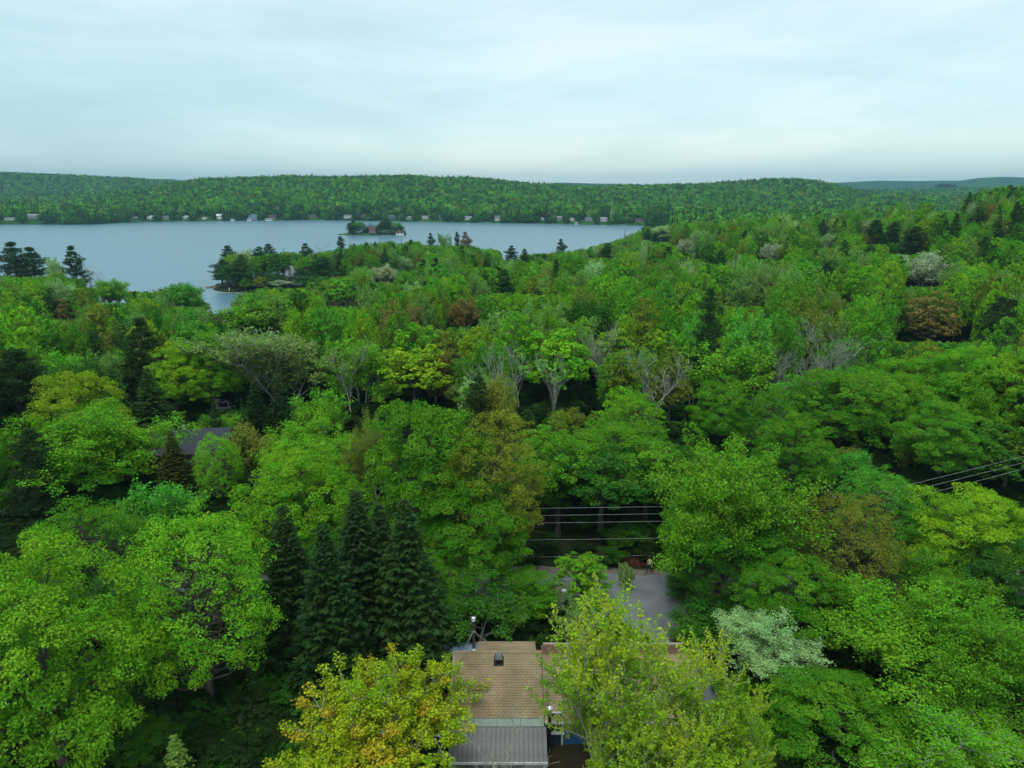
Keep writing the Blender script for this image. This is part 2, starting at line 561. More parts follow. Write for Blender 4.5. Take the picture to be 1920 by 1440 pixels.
def far_h(x, y):
    x = np.asarray(x, float)
    y = np.asarray(y, float)
    u = x / np.maximum(y, 1)
    px = 960 + u * 1386
    z1 = CAMZ + Y1 * t_of(np.interp(px, R1[:, 0], R1[:, 1])) - 14
    z2 = CAMZ + Y2 * t_of(np.interp(px, R2[:, 0], R2[:, 1])) - 14
    z3 = CAMZ + Y3 * t_of(np.interp(px, R3[:, 0], R3[:, 1]))
    sm = lambda t: t * t * (3 - 2 * t)
    zb = np.where(px > 1450, 10.0, 9.0)
    c = lambda a, b: np.clip((y - a) / (b - a), 0, 1)
    f = zb + (z1 - zb) * sm(c(1150, Y1))
    g = z1 + (np.minimum(z1, z2) - 22 - z1) * sm(c(Y1, 2250))
    v2 = np.minimum(z1, z2) - 22
    h_ = v2 + (z2 - v2) * sm(c(2250, Y2))
    k = z2 + (30 - z2) * sm(c(Y2, 3600))
    l_ = 30 + (z3 - 30) * sm(c(3900, Y3))
    q = z3 + (0 - z3) * sm(c(Y3, 7500))
    z = np.where(y < Y1, f, np.where(y < 2250, g, np.where(y < Y2, h_, np.where(y < 3900, k, np.where(y < Y3, l_, q)))))
    amp = np.clip((y - 1200) / 400, 0, 1) * np.where(np.abs(y - Y1) < 150, 0.4, 1.0) * np.where(y > Y2 - 300, 0.2, 1)
    return z + lumps(x, y) * amp


def ground_h(x, y):
    x = np.asarray(x, float)
    y = np.asarray(y, float)
    a, b = near_h(x, y), far_h(x, y)
    t = np.clip((y - 560) / 400, 0, 1)
    t = t * t * (3 - 2 * t)
    h = a * (1 - t) + b * t
    s = poly_sdf(SHORE, x, y)
    land = 0.25 + (h - 0.25) * (lambda q: q * q * (3 - 2 * q))(np.clip(s / 55, 0, 1)) + np.clip(s, 0, 12) * 0.11
    z = np.where(s > 0, land, np.maximum(-4, s * 0.25))
    r = np.sqrt(((x - ISLAND[0]) / ISLAND[2]) ** 2 + ((y - ISLAND[1]) / ISLAND[3]) ** 2)
    r = r + 0.06 * np.sin(np.arctan2(y - ISLAND[1], x - ISLAND[0]) * 5 + 1)
    isl = np.where(r < 1.15, 2.4 * np.clip((1.05 - r) / 0.35, -1, 1), -4)
    return np.maximum(z, isl)


def gh(x, y):
    return float(ground_h(np.array([x]), np.array([y]))[0])


def solve_base(px, py, h, y0=25, y1=3000):
    """where a thing of height h standing on the ground has its top on this pixel's ray"""
    d = ray(px, py)
    ys = np.geomspace(y0, y1, 900)
    pts = np.array((0, 0, CAMZ))[None] + d[None] * (ys / d[1])[:, None]
    g = ground_h(pts[:, 0], pts[:, 1]) + h
    below = pts[:, 2] <= g
    i = int(np.argmax(below)) if below.any() else len(ys) - 1
    sd = poly_sdf(SHORE, pts[:, 0], pts[:, 1])
    while i > 0 and sd[i] < 4 and pts[i, 1] < 860:
        i -= 1
    return pts[i, 0], pts[i, 1], g[i] - h


def polar_sheet(name, r0, r1, nr, mat):
    ox, oy = 0.0, -120.0
    az = np.radians(np.linspace(-47, 47, 300))
    rr = np.geomspace(r0, r1, nr)
    A, R = np.meshgrid(az, rr)
    X = ox + np.sin(A) * R
    Y = oy + np.cos(A) * R
    Z = ground_h(X, Y)
    V = np.stack([X, Y, Z], -1).reshape(-1, 3)
    n = len(az)
    i, j = np.meshgrid(np.arange(nr - 1), np.arange(n - 1), indexing='ij')
    a = (i * n + j).ravel()
    Q = np.stack([a, a + 1, a + n + 1, a + n], -1)[:, ::-1]
    me = mk_mesh(name, V, Q, [mat], smooth=True)
    o = bpy.data.objects.new(name, me)
    C.objects.link(o)
    tag(o, kind='structure')
    return o


polar_sheet('ground', 20, 860, 330, M['ground'])
polar_sheet('hills', 860, 7800, 260, M['hills'])
wb = MB()
wb.quad((-1900, 270, 0), (800, 270, 0), (800, 1400, 0), (-1900, 1400, 0))
o = wb.build('lake', M['water'])
tag(o, kind='structure')

# ------------------------------------------------------------------ foliage building blocks
rng = np.random.default_rng(7)


def norm(a):
    return a / (np.linalg.norm(a, axis=-1, keepdims=True) + 1e-9)


def kites(c, a, b):
    """leaf shapes: centre c, half length a, half width b (all n x 3)"""
    n = len(c)
    V = np.stack([c - a, c + b + a * 0.1, c + a, c - b + a * 0.1], 1).reshape(-1, 3)
    Q = np.arange(4 * n).reshape(n, 4)
    return V, Q


def kites_n(c, nrm, ln, wd, r):
    """leaves facing nrm with a random turn"""
    rnd = r.normal(size=c.shape)
    a = norm(np.cross(nrm, rnd))
    b = norm(np.cross(nrm, a))
    ln = np.asarray(ln)[:, None]
    wd = np.asarray(wd)[:, None]
    return kites(c, a * ln * 0.5, b * wd * 0.5)


def clump_leaves(cc, cr, per, leaf, r, flat=0.62, lift=0.38, jit=0.62, centre=None):
    """umbrella shaped clumps: cc centres (n,3), cr radii (n)"""
    n = len(cc)
    idx = np.repeat(np.arange(n), per)
    d = norm(r.normal(size=(n * per, 3)))
    d[:, 2] = np.abs(d[:, 2]) * 1.0 - 0.25
    d = norm(d)
    rad = cr[idx] * r.uniform(0.72, 1.06, n * per)
    p = cc[idx] + d * rad[:, None] * np.array([1, 1, flat])
    nn = d * 0.7 + np.array([0, 0, lift]) + r.normal(size=d.shape) * jit
    if centre is not None:
        nn = nn + 0.4 * norm(cc[idx] - centre)
    nn = norm(nn)
    s = leaf * r.uniform(0.7, 1.3, n * per)
    V, Q = kites_n(p, nn, s * 1.08, s * 0.62, r)
    cl = r.uniform(0, 1, n)
    tone = np.clip(r.normal(0.5, 0.2, n * per) + (cl[idx] - 0.5) * 0.3, 0, 1)
    return V, Q, tone, cl[idx]


def lobed_crown(h, r_, base, nl, ncl, per, leaf, r, wide=0.45, tips=None, lobe=0.36, cr=(0.085, 0.15), flat=0.85):
    ch = h - base
    cen = np.array([0, 0, base + ch * wide])
    k = np.arange(nl) + 0.5
    ph = np.arccos(1 - 1.72 * k / nl)
    th = math.pi * (1 + 5 ** 0.5) * k + r.uniform(-0.5, 0.5, nl)
    d = np.stack([np.cos(th) * np.sin(ph), np.sin(th) * np.sin(ph), np.cos(ph)], -1)
    up = np.where(d[:, 2] > 0, ch * (1 - wide), ch * wide)
    lc = cen + d * np.stack([np.full(nl, r_), np.full(nl, r_), up], -1) * r.uniform(0.55, 0.76, nl)[:, None]
    lr = r_ * lobe * r.uniform(0.75, 1.25, nl)
    lc = np.vstack([lc, cen + r.normal(size=(3, 3)) * r_ * 0.15])
    lr = np.append(lr, [r_ * 0.4] * 3)
    m = len(lc)
    idx = np.repeat(np.arange(m), ncl)
    dd = norm(r.normal(size=(m * ncl, 3)) + 0.55 * norm(lc - cen)[idx] + np.array([0, 0, 0.25]))
    cc = lc[idx] + dd * lr[idx][:, None] * r.uniform(0.65, 1.1, m * ncl)[:, None] * np.array([1, 1, 0.85])
    crr = r_ * r.uniform(cr[0], cr[1], m * ncl)
    V, Q, t, c = clump_leaves(cc, crr, per, leaf, r, flat=flat, centre=cen)
    return V, Q, t, c, lc


def limbs_to(lc, base, h, tr, r, mb=None, sides=6, lean=0.3):
    mb = mb or MB()
    top = h * 0.8
    n = 9
    wob = np.cumsum(r.normal(0, 0.09, (n, 2)), 0) * lean * 2
    zz = np.linspace(0, top, n)
    tp = [np.array([wob[i, 0], wob[i, 1], zz[i]]) for i in range(n)]
    mb.tube([tuple(p) for p in tp], [tr * (1.25 if i == 0 else 1) * (1 - 0.88 * (zz[i] / top)) for i in range(n)], 7)
    for p in lc:
        z0 = max(base * 0.75, min(p[2] - 0.45 * np.hypot(p[0], p[1]) - 0.5, top * 0.9))
        i = np.interp(z0, zz, np.arange(n))
        s = np.array([np.interp(z0, zz, wob[:, 0]), np.interp(z0, zz, wob[:, 1]), z0])
        mid = s * 0.5 + p * 0.5 + np.array([r.normal(0, 0.2), r.normal(0, 0.2), -0.25 + r.normal(0, .15)])
        q = tr * (1 - 0.88 * z0 / top)
        mb.tube([tuple(s), tuple(mid), tuple(p)], [min(q * 0.75, tr * 0.42), tr * 0.2, tr * 0.07], 4, cap=False)
        for _ in range(3):
            e = p + r.normal(size=3) * np.array([0.9, 0.9, 0.7]) + (0, 0, .3)
            mb.tube([tuple(mid * .4 + p * .6), tuple(e)], [tr * 0.09, tr * 0.03], 3, cap=False)
    return mb


def grow(r, p, d, L, rad, depth, out, tips, up=0.25, spread=0.75, kids=4, shrink=0.62, wob=0.16, seg=4):
    p = np.array(p, float)
    d = norm(np.array(d, float))
    pts, rads = [p.copy()], [rad]
    for i in range(seg):
        d = norm(d + r.normal(0, wob, 3) + np.array([0, 0, up * 0.25]))
        p = p + d * L / seg
        pts.append(p.copy())
        rads.append(rad * (1 - 0.6 * (i + 1) / seg))
    out.append((pts, rads, depth))
    if depth == 0:
        tips.append((pts, d))
        return
    k = kids if isinstance(kids, int) else kids[-depth] if depth <= len(kids) else kids[0]
    az0 = r.uniform(0, 6.28)
    for i in range(k):
        f = 0.35 + 0.62 * (i + r.uniform(0.2, 0.8)) / k
        j = min(int(f * seg), seg - 1)
        q = pts[j] + (pts[j + 1] - pts[j]) * (f * seg - j)
        perp = norm(np.cross(d, r.normal(size=3)))
        az = az0 + i * 2.4
        e1 = norm(np.cross(d, (0.3, 0.2, 1.0)))
        e2 = np.cross(d, e1)
        perp = math.cos(az) * e1 + math.sin(az) * e2
        nd = norm(d * (1 - spread * 0.45) + perp * spread + np.array([0, 0, up]))
        grow(r, q, nd, L * shrink * r.uniform(0.8, 1.2), rads[j] * 0.55, depth - 1, out, tips, up, spread, kids, shrink, wob, seg)
    grow(r, pts[-1], d, L * shrink, rads[-1] * 0.95, depth - 1, out, tips, up, spread, kids, shrink, wob, seg)


def branch_skeleton(r, h, depth, trunk_frac, kids, up, spread, tr, shrink=0.62, wob=0.14, forks=1):
    outl, tips = [], []
    if forks == 1:
        grow(r, (0, 0, 0), (0, 0, 1), h * trunk_frac, tr, depth, outl, tips, up, spread, kids, shrink, wob)
    else:
        for i in range(forks):
            a = 6.28 * i / forks + r.uniform(0, 1)
            grow(r, (0.25 * math.cos(a), 0.25 * math.sin(a), 0), (0.16 * math.cos(a), 0.16 * math.sin(a), 1), h * trunk_frac * r.uniform(.85, 1.1),
                 tr * 0.7, depth, outl, tips, up, spread, kids, shrink, wob)
    zmax = max(p[2] for pts, _, _ in outl for p in pts)
    s = h / zmax
    return outl, tips, s


def tubes_mesh(outl, s, rs=1.0, sides=(3, 3, 4, 5, 6, 6), minr=0.0, skip=-1):
    mb = MB()
    for pts, rads, dep in outl:
        if dep <= skip:
            continue
        mb.tube([tuple(np.array(p) * s) for p in pts], [max(q * rs, minr) for q in rads], sides[min(dep, 5)], cap=False)
    return mb


def crown_mesh(name, V, Q, t, c, mat):
    return mk_mesh(name, V, Q, [mat], attrs={'tone': t, 'clump': c})


SPECIES = {}     # key -> list of dicts(trunk mesh, crown mesh, h, r)


def reg(key, trunk, crown, h, r_, extra=None):
    SPECIES.setdefault(key, []).append(dict(trunk=trunk, crown=crown, h=h, r=r_, extra=extra))


def meshify(mb, name, mat):
    o_ = mb.build(name, mat, link=False, smooth=True)
    me = o_.data
    bpy.data.objects.remove(o_)
    return me


def set_extent(V, rwant):
    return V


def make_maple(key, seed, h, r_, base, nl, ncl, per, leaf, **kw):
    r = np.random.default_rng(seed)
    V, Q, t, c, lc = lobed_crown(h, r_, base, nl, ncl, per, leaf, r, **kw)
    zt = V[:, 2].max()
    V[:, 2] *= h / zt
    mb = limbs_to(lc, base, h, 0.022 * h, r)
    reg(key, meshify(mb, 'trunk', M['bark']), crown_mesh('crown', V, Q, t, c, M['leaf']), h, r_)


def make_airy(key, seed, h, r_, depth, kids, per, leaf, up=0.35, spread=0.6, tf=0.42, bark='bark_pale', sc=0.55, jit=0.9, forks=1, along=True, mat='leaf', tr=0.014, minr=0.012, shrink=.62, droop=0.0):
    r = np.random.default_rng(seed)
    outl, tips, s = branch_skeleton(r, h, depth, tf, kids, up, spread, h * tr, forks=forks, shrink=shrink)
    allp = np.array([q for pts, d in tips for q in pts]) * s
    cxy = (np.percentile(allp[:, :2], 4, axis=0) + np.percentile(allp[:, :2], 96, axis=0)) / 2
    rr = np.percentile(np.hypot(allp[:, 0] - cxy[0], allp[:, 1] - cxy[1]), 93)
    k = r_ / rr
    mb = tubes_mesh(outl, s, minr=minr)
    mb.v = [((x - cxy[0]) * k, (y - cxy[1]) * k, z) for x, y, z in mb.v]
    P = np.array([pts for pts, d in tips]) * s         # tips, seg+1, 3
    P[:, :, :2] = (P[:, :, :2] - cxy) * k
    n = len(P)
    idx = np.repeat(np.arange(n), per)
    f = r.uniform(0.1 if along else 0.5, 1.05, n * per) * (P.shape[1] - 1)
    j = np.clip(f.astype(int), 0, P.shape[1] - 2)
    base_ = P[idx, j] + (P[idx, j + 1] - P[idx, j]) * (f - j)[:, None]
    off = norm(r.normal(size=(n * per, 3))) * (sc * r.uniform(0.15, 1, n * per) ** 0.6)[:, None]
    p = base_ + off * np.array([1, 1, 0.8]) - np.array([0, 0, droop]) * r.uniform(0, 1, n * per)[:, None]
    nn = norm(off / sc * 0.7 + np.array([0, 0, 0.6]) + r.normal(size=p.shape) * jit * 0.6)
    ls = leaf * r.uniform(0.65, 1.35, n * per)
    V, Q = kites_n(p, nn, ls, ls * 0.7, r)
    cl = r.uniform(0, 1, n)
    # neighbouring twigs share their colour
    g = (np.sin(P[:, -1, 0] * 0.9 + seed) * np.cos(P[:, -1, 1] * 0.8) + np.sin(P[:, -1, 2] * 0.7)) * 0.22 + 0.5
    cl = np.clip(g + r.normal(0, 0.16, n), 0, 1)
    tone = np.clip(r.normal(0.5, 0.2, n * per), 0, 1)
    reg(key, meshify(mb, 'trunk', M[bark]), crown_mesh('crown', V, Q, tone, cl[idx], M[mat]), h, r_)


def make_spruce(key, seed, h, r_, levels, nb, leaf, dens, base=0.04, power=0.85, sc=1.0):
    r = np.random.default_rng(seed)
    C_, A_, B_, T_, K_ = [], [], [], [], []
    mb = MB()
    mb.tube([(0, 0, 0), (0, 0, h * 0.5), (0, 0, h * 0.985)], [h * 0.014, h * 0.008, 0.015], 6)
    for i in range(levels):
        f = (i + r.uniform(0, 0.6)) / levels
        z = h * (base + (1 - base) * f)
        R = r_ * (1 - f) ** power + 0.12
        nbb = max(4, int(nb * (0.55 + 0.6 * (1 - f))))
        a0 = r.uniform(0, 6.28)
        for k in range(nbb):
            a = a0 + 6.283 * k / nbb + r.normal(0, 0.12)
            L = R * r.uniform(0.72, 1.14)
            rad = np.array([math.cos(a), math.sin(a), 0])
            tan = np.array([-math.sin(a), math.cos(a), 0])
            dr = 0.30 * (1 - f) + 0.02
            n = max(3, int(L * dens))
            t = np.sqrt(r.uniform(0.02, 1, n))
            side = r.uniform(-1, 1, n) * (0.34 * L * (1.05 - t) + 0.10 * sc)
            zoff = -dr * L * t + 0.22 * L * t ** 3 * (0.5 + f) - np.abs(side) * 0.25 + r.normal(0, 0.05, n)
            if f > 0.93:
                zoff = zoff + L * t * 0.9
            c = np.array([0, 0, z]) + rad * (L * t)[:, None] + tan * side[:, None]
            c[:, 2] += zoff
            dirv = norm(rad * 0.8 + tan * (np.sign(side) * 0.75)[:, None] + np.stack([np.zeros(n), np.zeros(n), r.uniform(-0.45, 0.1, n)], -1) + r.normal(0, 0.15, (n, 3)))
            wv = norm(np.cross(dirv, np.array([0, 0, 1.0])) + r.normal(0, 0.3, (n, 3)))
            ls = leaf * r.uniform(0.7, 1.3, n)
            C_.append(c)
            A_.append(dirv * (ls * 0.5)[:, None])
            B_.append(wv * (ls * 0.17)[:, None])
            kk = r.uniform(0, 1)
            T_.append(np.clip(r.normal(0.42, 0.16, n) + 0.25 * (t > 0.85), 0, 1))
            K_.append(np.full(n, kk))
            if k % 2 == 0 and L > 0.8:
                mb.tube([(0, 0, z), tuple(np.array([0, 0, z - dr * L * 0.5]) + rad * L * 0.6)], [0.03, 0.012], 3, cap=False)
    V, Q = kites(np.vstack(C_), np.vstack(A_), np.vstack(B_))
    reg(key, meshify(mb, 'trunk', M['bark']), crown_mesh('crown', V, Q, np.concatenate(T_), np.concatenate(K_), M['leaf']), h, r_)


def make_pine(key, seed, h, r_, whorls, leaf, per, base=0.25, round_=False, tuft=0.6):
    r = np.random.default_rng(seed)
    cc, cr = [], []
    mb = MB()
    lean = r.normal(0, 0.03, 2) * h
    ax = lambda z: np.array([lean[0] * (z / h) ** 2, lean[1] * (z / h) ** 2, z])
    mb.tube([tuple(ax(h * q)) for q in (0, .25, .5, .75, .97)], [h * 0.017, h * 0.014, h * 0.010, h * 0.006, 0.02], 6)
    for i in range(whorls):
        f = (i + r.uniform(-0.2, 0.4)) / whorls
        f = min(max(f, 0), 0.99)
        z = h * (base + (0.985 - base) * f)
        prof = (math.sin(math.pi * min(1, f * 0.9 + 0.18)) ** 0.6) if round_ else (0.55 + 0.55 * math.sin(math.pi * (0.15 + f * 0.55))) * (1 - f) ** 0.55
        R = r_ * prof * r.uniform(0.75, 1.15)
        nb = r.integers(4, 7)
        a0 = r.uniform(0, 6.28)
        for k in range(nb):
            a = a0 + 6.283 * k / nb + r.normal(0, 0.25)
            L = max(0.5, R * r.uniform(0.55, 1.15))
            rise = r.uniform(-0.05, 0.45)
            rad = np.array([math.cos(a), math.sin(a), 0])
            s = ax(z)
            e = s + rad * L + np.array([0, 0, rise * L])
            mb.tube([tuple(s), tuple(s * .5 + e * .5 - np.array([0, 0, 0.06 * L])), tuple(e)], [h * .004 * (1.2 - f), h * .003, 0.015], 3, cap=False)
            n = max(2, int(L * 1.6))
            for q in range(n):
                t = 0.32 + 0.68 * (q + r.uniform(0, 1)) / n
                sp = r.normal(0, 0.22 * L * (1.1 - t) + 0.1)
                c = s + (e - s) * t + np.array([-rad[1], rad[0], 0]) * sp - np.array([0, 0, 0.06 * L * math.sin(math.pi * t)])
                cc.append(c + np.array([0, 0, 0.12]))
                cr.append(tuft * r.uniform(0.7, 1.25) * (1.05 - 0.35 * f))
    cc.append(ax(h * 0.97))
    cr.append(tuft * 0.6)
    cc, cr = np.array(cc), np.array(cr)
    n = len(cc)
    idx = np.repeat(np.arange(n), per)
    d = norm(r.normal(size=(n * per, 3)) + np.array([0, 0, 0.45]))
    p = cc[idx] + d * (cr[idx] * r.uniform(0.3, 1, n * per))[:, None] * np.array([1.1, 1.1, 0.75])
    a = norm(d + r.normal(0, .3, d.shape)) * (leaf * r.uniform(.6, 1.3, n * per) * 0.5)[:, None]
    b = norm(np.cross(a, r.normal(size=a.shape))) * (leaf * 0.13)
    V, Q = kites(p, a, b)
    V[:, 2] *= h / V[:, 2].max()
    cl = r.uniform(0, 1, n)
    reg(key, meshify(mb, 'trunk', M['bark']), crown_mesh('crown', V, Q, np.clip(r.normal(.5, .2, n * per), 0, 1), cl[idx], M['leaf']), h, r_)


def make_bare(key, seed, h, r_, depth=4, kids=4, forks=1, up=0.3, spread=0.6, minr=0.02, tr=0.013, leaf=0):
    r = np.random.default_rng(seed)
    outl, tips, s = branch_skeleton(r, h, depth, 0.4, kids, up, spread, h * tr, forks=forks)
    allp = np.array([q for pts, d in tips for q in pts]) * s
    k = r_ / np.percentile(np.hypot(allp[:, 0], allp[:, 1]), 96)
    low = [x for x in outl if x[2] >= depth - 0]
    hi = [x for x in outl if x[2] < depth - 0]
    res = []
    for part in (low, hi):
        mb = tubes_mesh(part, s, minr=minr)
        mb.v = [(x * k, y * k, z) for x, y, z in mb.v]
        res.append(mb)
    reg(key, meshify(res[0], 'trunk', M['bark_grey']), meshify(res[1], 'branches', M['bark_grey']), h, r_)


# nearest trees: many small leaves
make_maple('maple_near', 11, 17, 6.2, 2.6, 28, 13, 160, 0.165)
make_maple('maple_near', 12, 17, 5.8, 2.6, 26, 14, 150, 0.165, lobe=0.33)
make_maple('maple_near', 13, 17, 6.0, 3.2, 32, 12, 140, 0.165, lobe=0.30, cr=(.075, .13))
make_maple('maple_near', 14, 17, 5.5, 2.2, 26, 15, 140, 0.17, wide=.5)
make_maple('maple_high', 15, 20, 6.0, 10.0, 18, 10, 60, 0.32, wide=.4)
make_maple('maple_high', 16, 20, 5.5, 10.5, 18, 10, 60, 0.32, wide=.4)
make_airy('fine_near', 21, 17, 5.6, 4, 4, 44, 0.18, up=.28, spread=.75, sc=.5, bark='bark')
make_airy('fine_near', 22, 17, 5.4, 4, 4, 44, 0.18, up=.22, spread=.8, sc=.5, bark='bark', forks=2)
make_airy('fine_near', 23, 17, 5.2, 4, 4, 44, 0.19, up=.3, spread=.7, sc=.55, bark='bark_grey')
make_spruce('spruce_near', 31, 16, 3.1, 44, 15, 0.42, 17)
make_spruce('spruce_near', 32, 16, 3.3, 42, 15, 0.42, 17)
for s_ in range(3):
    make_maple('dome_near', 25 + s_, 17, 5.8, 1.8, 86, 12, 32, 0.145, lobe=.19, cr=(.045, .085), flat=.95)
# middle distance
for s_ in range(3):
    make_maple('dome', 35 + s_, 16, 5.0, 2.0, 36, 8, 17, 0.34, lobe=.24, cr=(.06, .11), flat=.95)
for s_ in range(5):
    make_maple('maple', 41 + s_, 16, 5.2, 3.0, 20, 9, 30, 0.46, lobe=.33 + .02 * s_ % .06)
for s_ in range(4):
    make_airy('fine', 51 + s_, 16, 4.8, 3, 5, 36, 0.36, up=.3, spread=.7, sc=.75, bark='bark_grey', forks=1 + s_ % 2)
make_airy('birch', 61, 17, 5.6, 4, (4, 4, 4, 3), 16, 0.27, up=.5, spread=.62, sc=.55, bark='bark_pale', forks=3, tr=.012, minr=.03)
make_airy('birch', 62, 17, 5.2, 4, (4, 4, 4, 3), 15, 0.27, up=.5, spread=.62, sc=.55, bark='bark_pale', forks=2, tr=.013, minr=.03)
make_spruce('spruce', 71, 17, 2.5, 30, 11, 0.62, 9)
make_spruce('spruce', 72, 17, 2.8, 28, 11, 0.62, 9)
for s_ in range(3):
    make_pine('pine', 81 + s_, 19, 4.0, 19, 0.5, 38, round_=(s_ == 2), tuft=.75)
make_bare('bare', 91, 16, 3.2, 4, 3, forks=1, minr=.016, tr=.010, spread=.6, up=.35)
make_bare('bare', 92, 16, 3.8, 4, 3, forks=2, minr=.016, tr=.009, spread=.65, up=.35)
make_bare('bare', 93, 16, 2.8, 4, 3, minr=.018, tr=.011, spread=.6, up=.3)
# foreground specials
make_airy('shoots', 101, 18, 3.8, 3, 6, 46, 0.17, up=.45, spread=1.0, sc=.25, bark='bark_grey', forks=1, mat='leaf_yellow', tr=.011, minr=.018, shrink=.6, jit=1.1, tf=.5)
make_airy('shoots', 102, 16, 3.4, 3, 6, 46, 0.17, up=.5, spread=1.1, sc=.25, bark='bark_grey', forks=1, mat='leaf_yellow', tr=.011, minr=.018, shrink=.6, jit=1.1, tf=.5)
make_airy('warm', 103, 10, 5.2, 3, (5, 5, 5), 105, 0.17, up=.3, spread=.9, sc=.42, bark='bark_pale', forks=3, mat='leaf_warm', tr=.014, minr=.02, tf=.35, along=False)
make_airy('shrub', 111, 3, 1.6, 2, 5, 50, 0.2, up=.3, spread=.9, sc=.4, bark='bark', forks=3, tf=.4)
make_airy('shrub', 112, 3, 1.5, 2, 5, 50, 0.2, up=.4, spread=.8, sc=.4, bark='bark', forks=3, tf=.4)

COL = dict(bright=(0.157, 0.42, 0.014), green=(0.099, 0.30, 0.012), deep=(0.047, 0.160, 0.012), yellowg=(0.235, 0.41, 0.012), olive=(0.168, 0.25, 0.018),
           pale=(0.347, 0.55, 0.18), silver=(0.392, 0.50, 0.27), rust=(0.269, 0.22, 0.05), brownish=(0.174, 0.23, 0.022), fresh=(0.106, 0.38, 0.030), soft=(0.190, 0.36, 0.065),
           spruce=(0.034, 0.084, 0.019), pine=(0.054, 0.14, 0.025), bluepine=(0.050, 0.125, 0.042), dkpine=(0.038, 0.088, 0.022), cedar=(0.084, 0.10, 0.018), brownpine=(0.246, 0.17, 0.06),
           bare=(0.336, 0.3, 0.3), warm=(0.336, 0.3, 0.02), lime=(0.207, 0.43, 0.012), floor=(0.020, 0.055, 0.008))  # floor: undergrowth green darkened to paint in the shade under the trees
CNAME = dict(floor='dark', bright='bright green', green='green', deep='deep green', yellowg='yellow-green', olive='olive green', pale='pale whitish-green', silver='silvery white-green',
             rust='rusty brown', brownish='brownish', fresh='fresh cool-green', soft='soft grey-green', spruce='dark', pine='dark green', bluepine='bluish', dkpine='blackish green', cedar='brownish olive',
             brownpine='brown', bare='leafless grey', warm='orange and yellow', lime='lime green')
KNAME = {'dome': 'round tree', 'dome_near': 'round tree', 'maple_high': 'leafy tree', 'maple': 'leafy tree', 'maple_near': 'leafy tree', 'fine': 'feathery tree', 'fine_near': 'feathery tree', 'birch': 'airy pale-stemmed tree', 'spruce': 'spruce',
         'spruce_near': 'spruce', 'pine': 'pine', 'bare': 'tree', 'shoots': 'young tree', 'warm': 'tree', 'shrub': 'shrub'}
ONAME = {'dome': 'leafy_tree', 'dome_near': 'leafy_tree', 'maple_high': 'maple_tree', 'maple': 'maple_tree', 'maple_near': 'maple_tree', 'fine': 'leafy_tree', 'fine_near': 'leafy_tree', 'birch': 'birch_tree', 'spruce': 'spruce_tree', 'spruce_near': 'spruce_tree',
         'pine': 'pine_tree', 'bare': 'bare_tree', 'shoots': 'young_tree', 'warm': 'maple_tree', 'shrub': 'shrub'}
GROUP = {'dome': 'broadleaved trees of the forest', 'dome_near': 'broadleaved trees of the forest', 'maple_high': 'broadleaved trees of the forest', 'maple': 'broadleaved trees of the forest', 'maple_near': 'broadleaved trees of the forest', 'fine': 'broadleaved trees of the forest', 'fine_near': 'broadleaved trees of the forest',
         'birch': 'pale-stemmed trees of the forest', 'spruce': 'spruces in the forest', 'spruce_near': 'spruces in the forest', 'pine': 'tall pines of the forest', 'bare': 'leafless grey trees',
         'shoots': 'yellow-green trees in front of the house', 'warm': None, 'shrub': 'shrubs by the road and house'}

TREES = []     # dict(key,x,y,z,h,r,col,label,px,py,wpx)
rnd = random.Random(5)


def add_tree(key, x, y, z, h, r_, col, label=None, var=None, rot=None):
    px, py, dep = project(x, y, z + h)
    TREES.append(dict(key=key, x=x, y=y, z=z, h=h, r=r_, col=col, label=label, px=px, py=py, w=2 * r_ * F / dep, var=var, rot=rot))


def T(px, py, w, key, col, label, Y=None, h=None, var=None, rot=None):
    if Y is not None:
        p = at_Y(px, py, Y)
        z = gh(p[0], p[1])
        hh = p[2] - z
        x, y = p[0], p[1]
    else:
        x, y, z = solve_base(px, py, h)
        hh = max(h, CAMZ + y * float(t_of(py)) - z)
    _, _, dep = project(x, y, z + hh)
    add_tree(key, x, y, z - 0.1, hh + 0.1, w * dep / F / 2, col, label, var, rot)


# --- hand-placed trees, front rows
T(30, 1005, 430, 'maple_near', 'bright', 'big bright green lobed tree filling the bottom left corner', Y=35, var=0)
T(350, 955, 330, 'dome_near', 'bright', 'rounded fine-leaved green tree with a broken grey branch, left of the dark spruces', Y=42, var=0)
T(150, 940, 270, 'dome_near', 'green', 'fine-leaved green tree behind the rounded tree at lower left', Y=52, var=1)
T(300, 895, 130, 'fine', 'fresh', 'small fresh green tree with a pale stem, behind the rounded fine-leaved tree', Y=62, var=1)
T(545, 845, 260, 'maple_near', 'bright', 'brightest lobed maple, directly behind the leftmost dark spruces', Y=60, var=2)
T(528, 948, 190, 'spruce_near', 'spruce', 'leftmost of the five dark spruces left of the brown-roofed house', Y=47, var=0)
T(605, 985, 210, 'spruce_near', 'spruce', 'shortest of the five dark spruces, second from the left', Y=44, var=1)
T(665, 918, 205, 'spruce_near', 'spruce', 'tallest of the five dark spruces, in their middle', Y=48, var=0)
T(709, 944, 180, 'spruce_near', 'spruce', 'fourth dark spruce from the left in the row of five', Y=50, var=1)
T(759, 937, 205, 'spruce_near', 'spruce', 'rightmost of the five dark spruces, nearest to the tarp-covered boat', Y=47, var=0, rot=2)
T(800, 742, 250, 'maple_near', 'green', 'tall deep-lobed maple standing before the road, above the chimney pipe', Y=61, var=3)
T(925, 762, 240, 'dome_near', 'olive', 'olive dome-shaped tree right beside the tall deep-lobed maple', Y=60, var=2)
T(880, 905, 230, 'maple_near', 'green', 'lower maple with separate round leaf clumps behind the house chimney', Y=56, var=1)
T(1140, 792, 250, 'maple_near', 'green', 'broad maple hanging over the power lines beyond the road', Y=76, var=0)
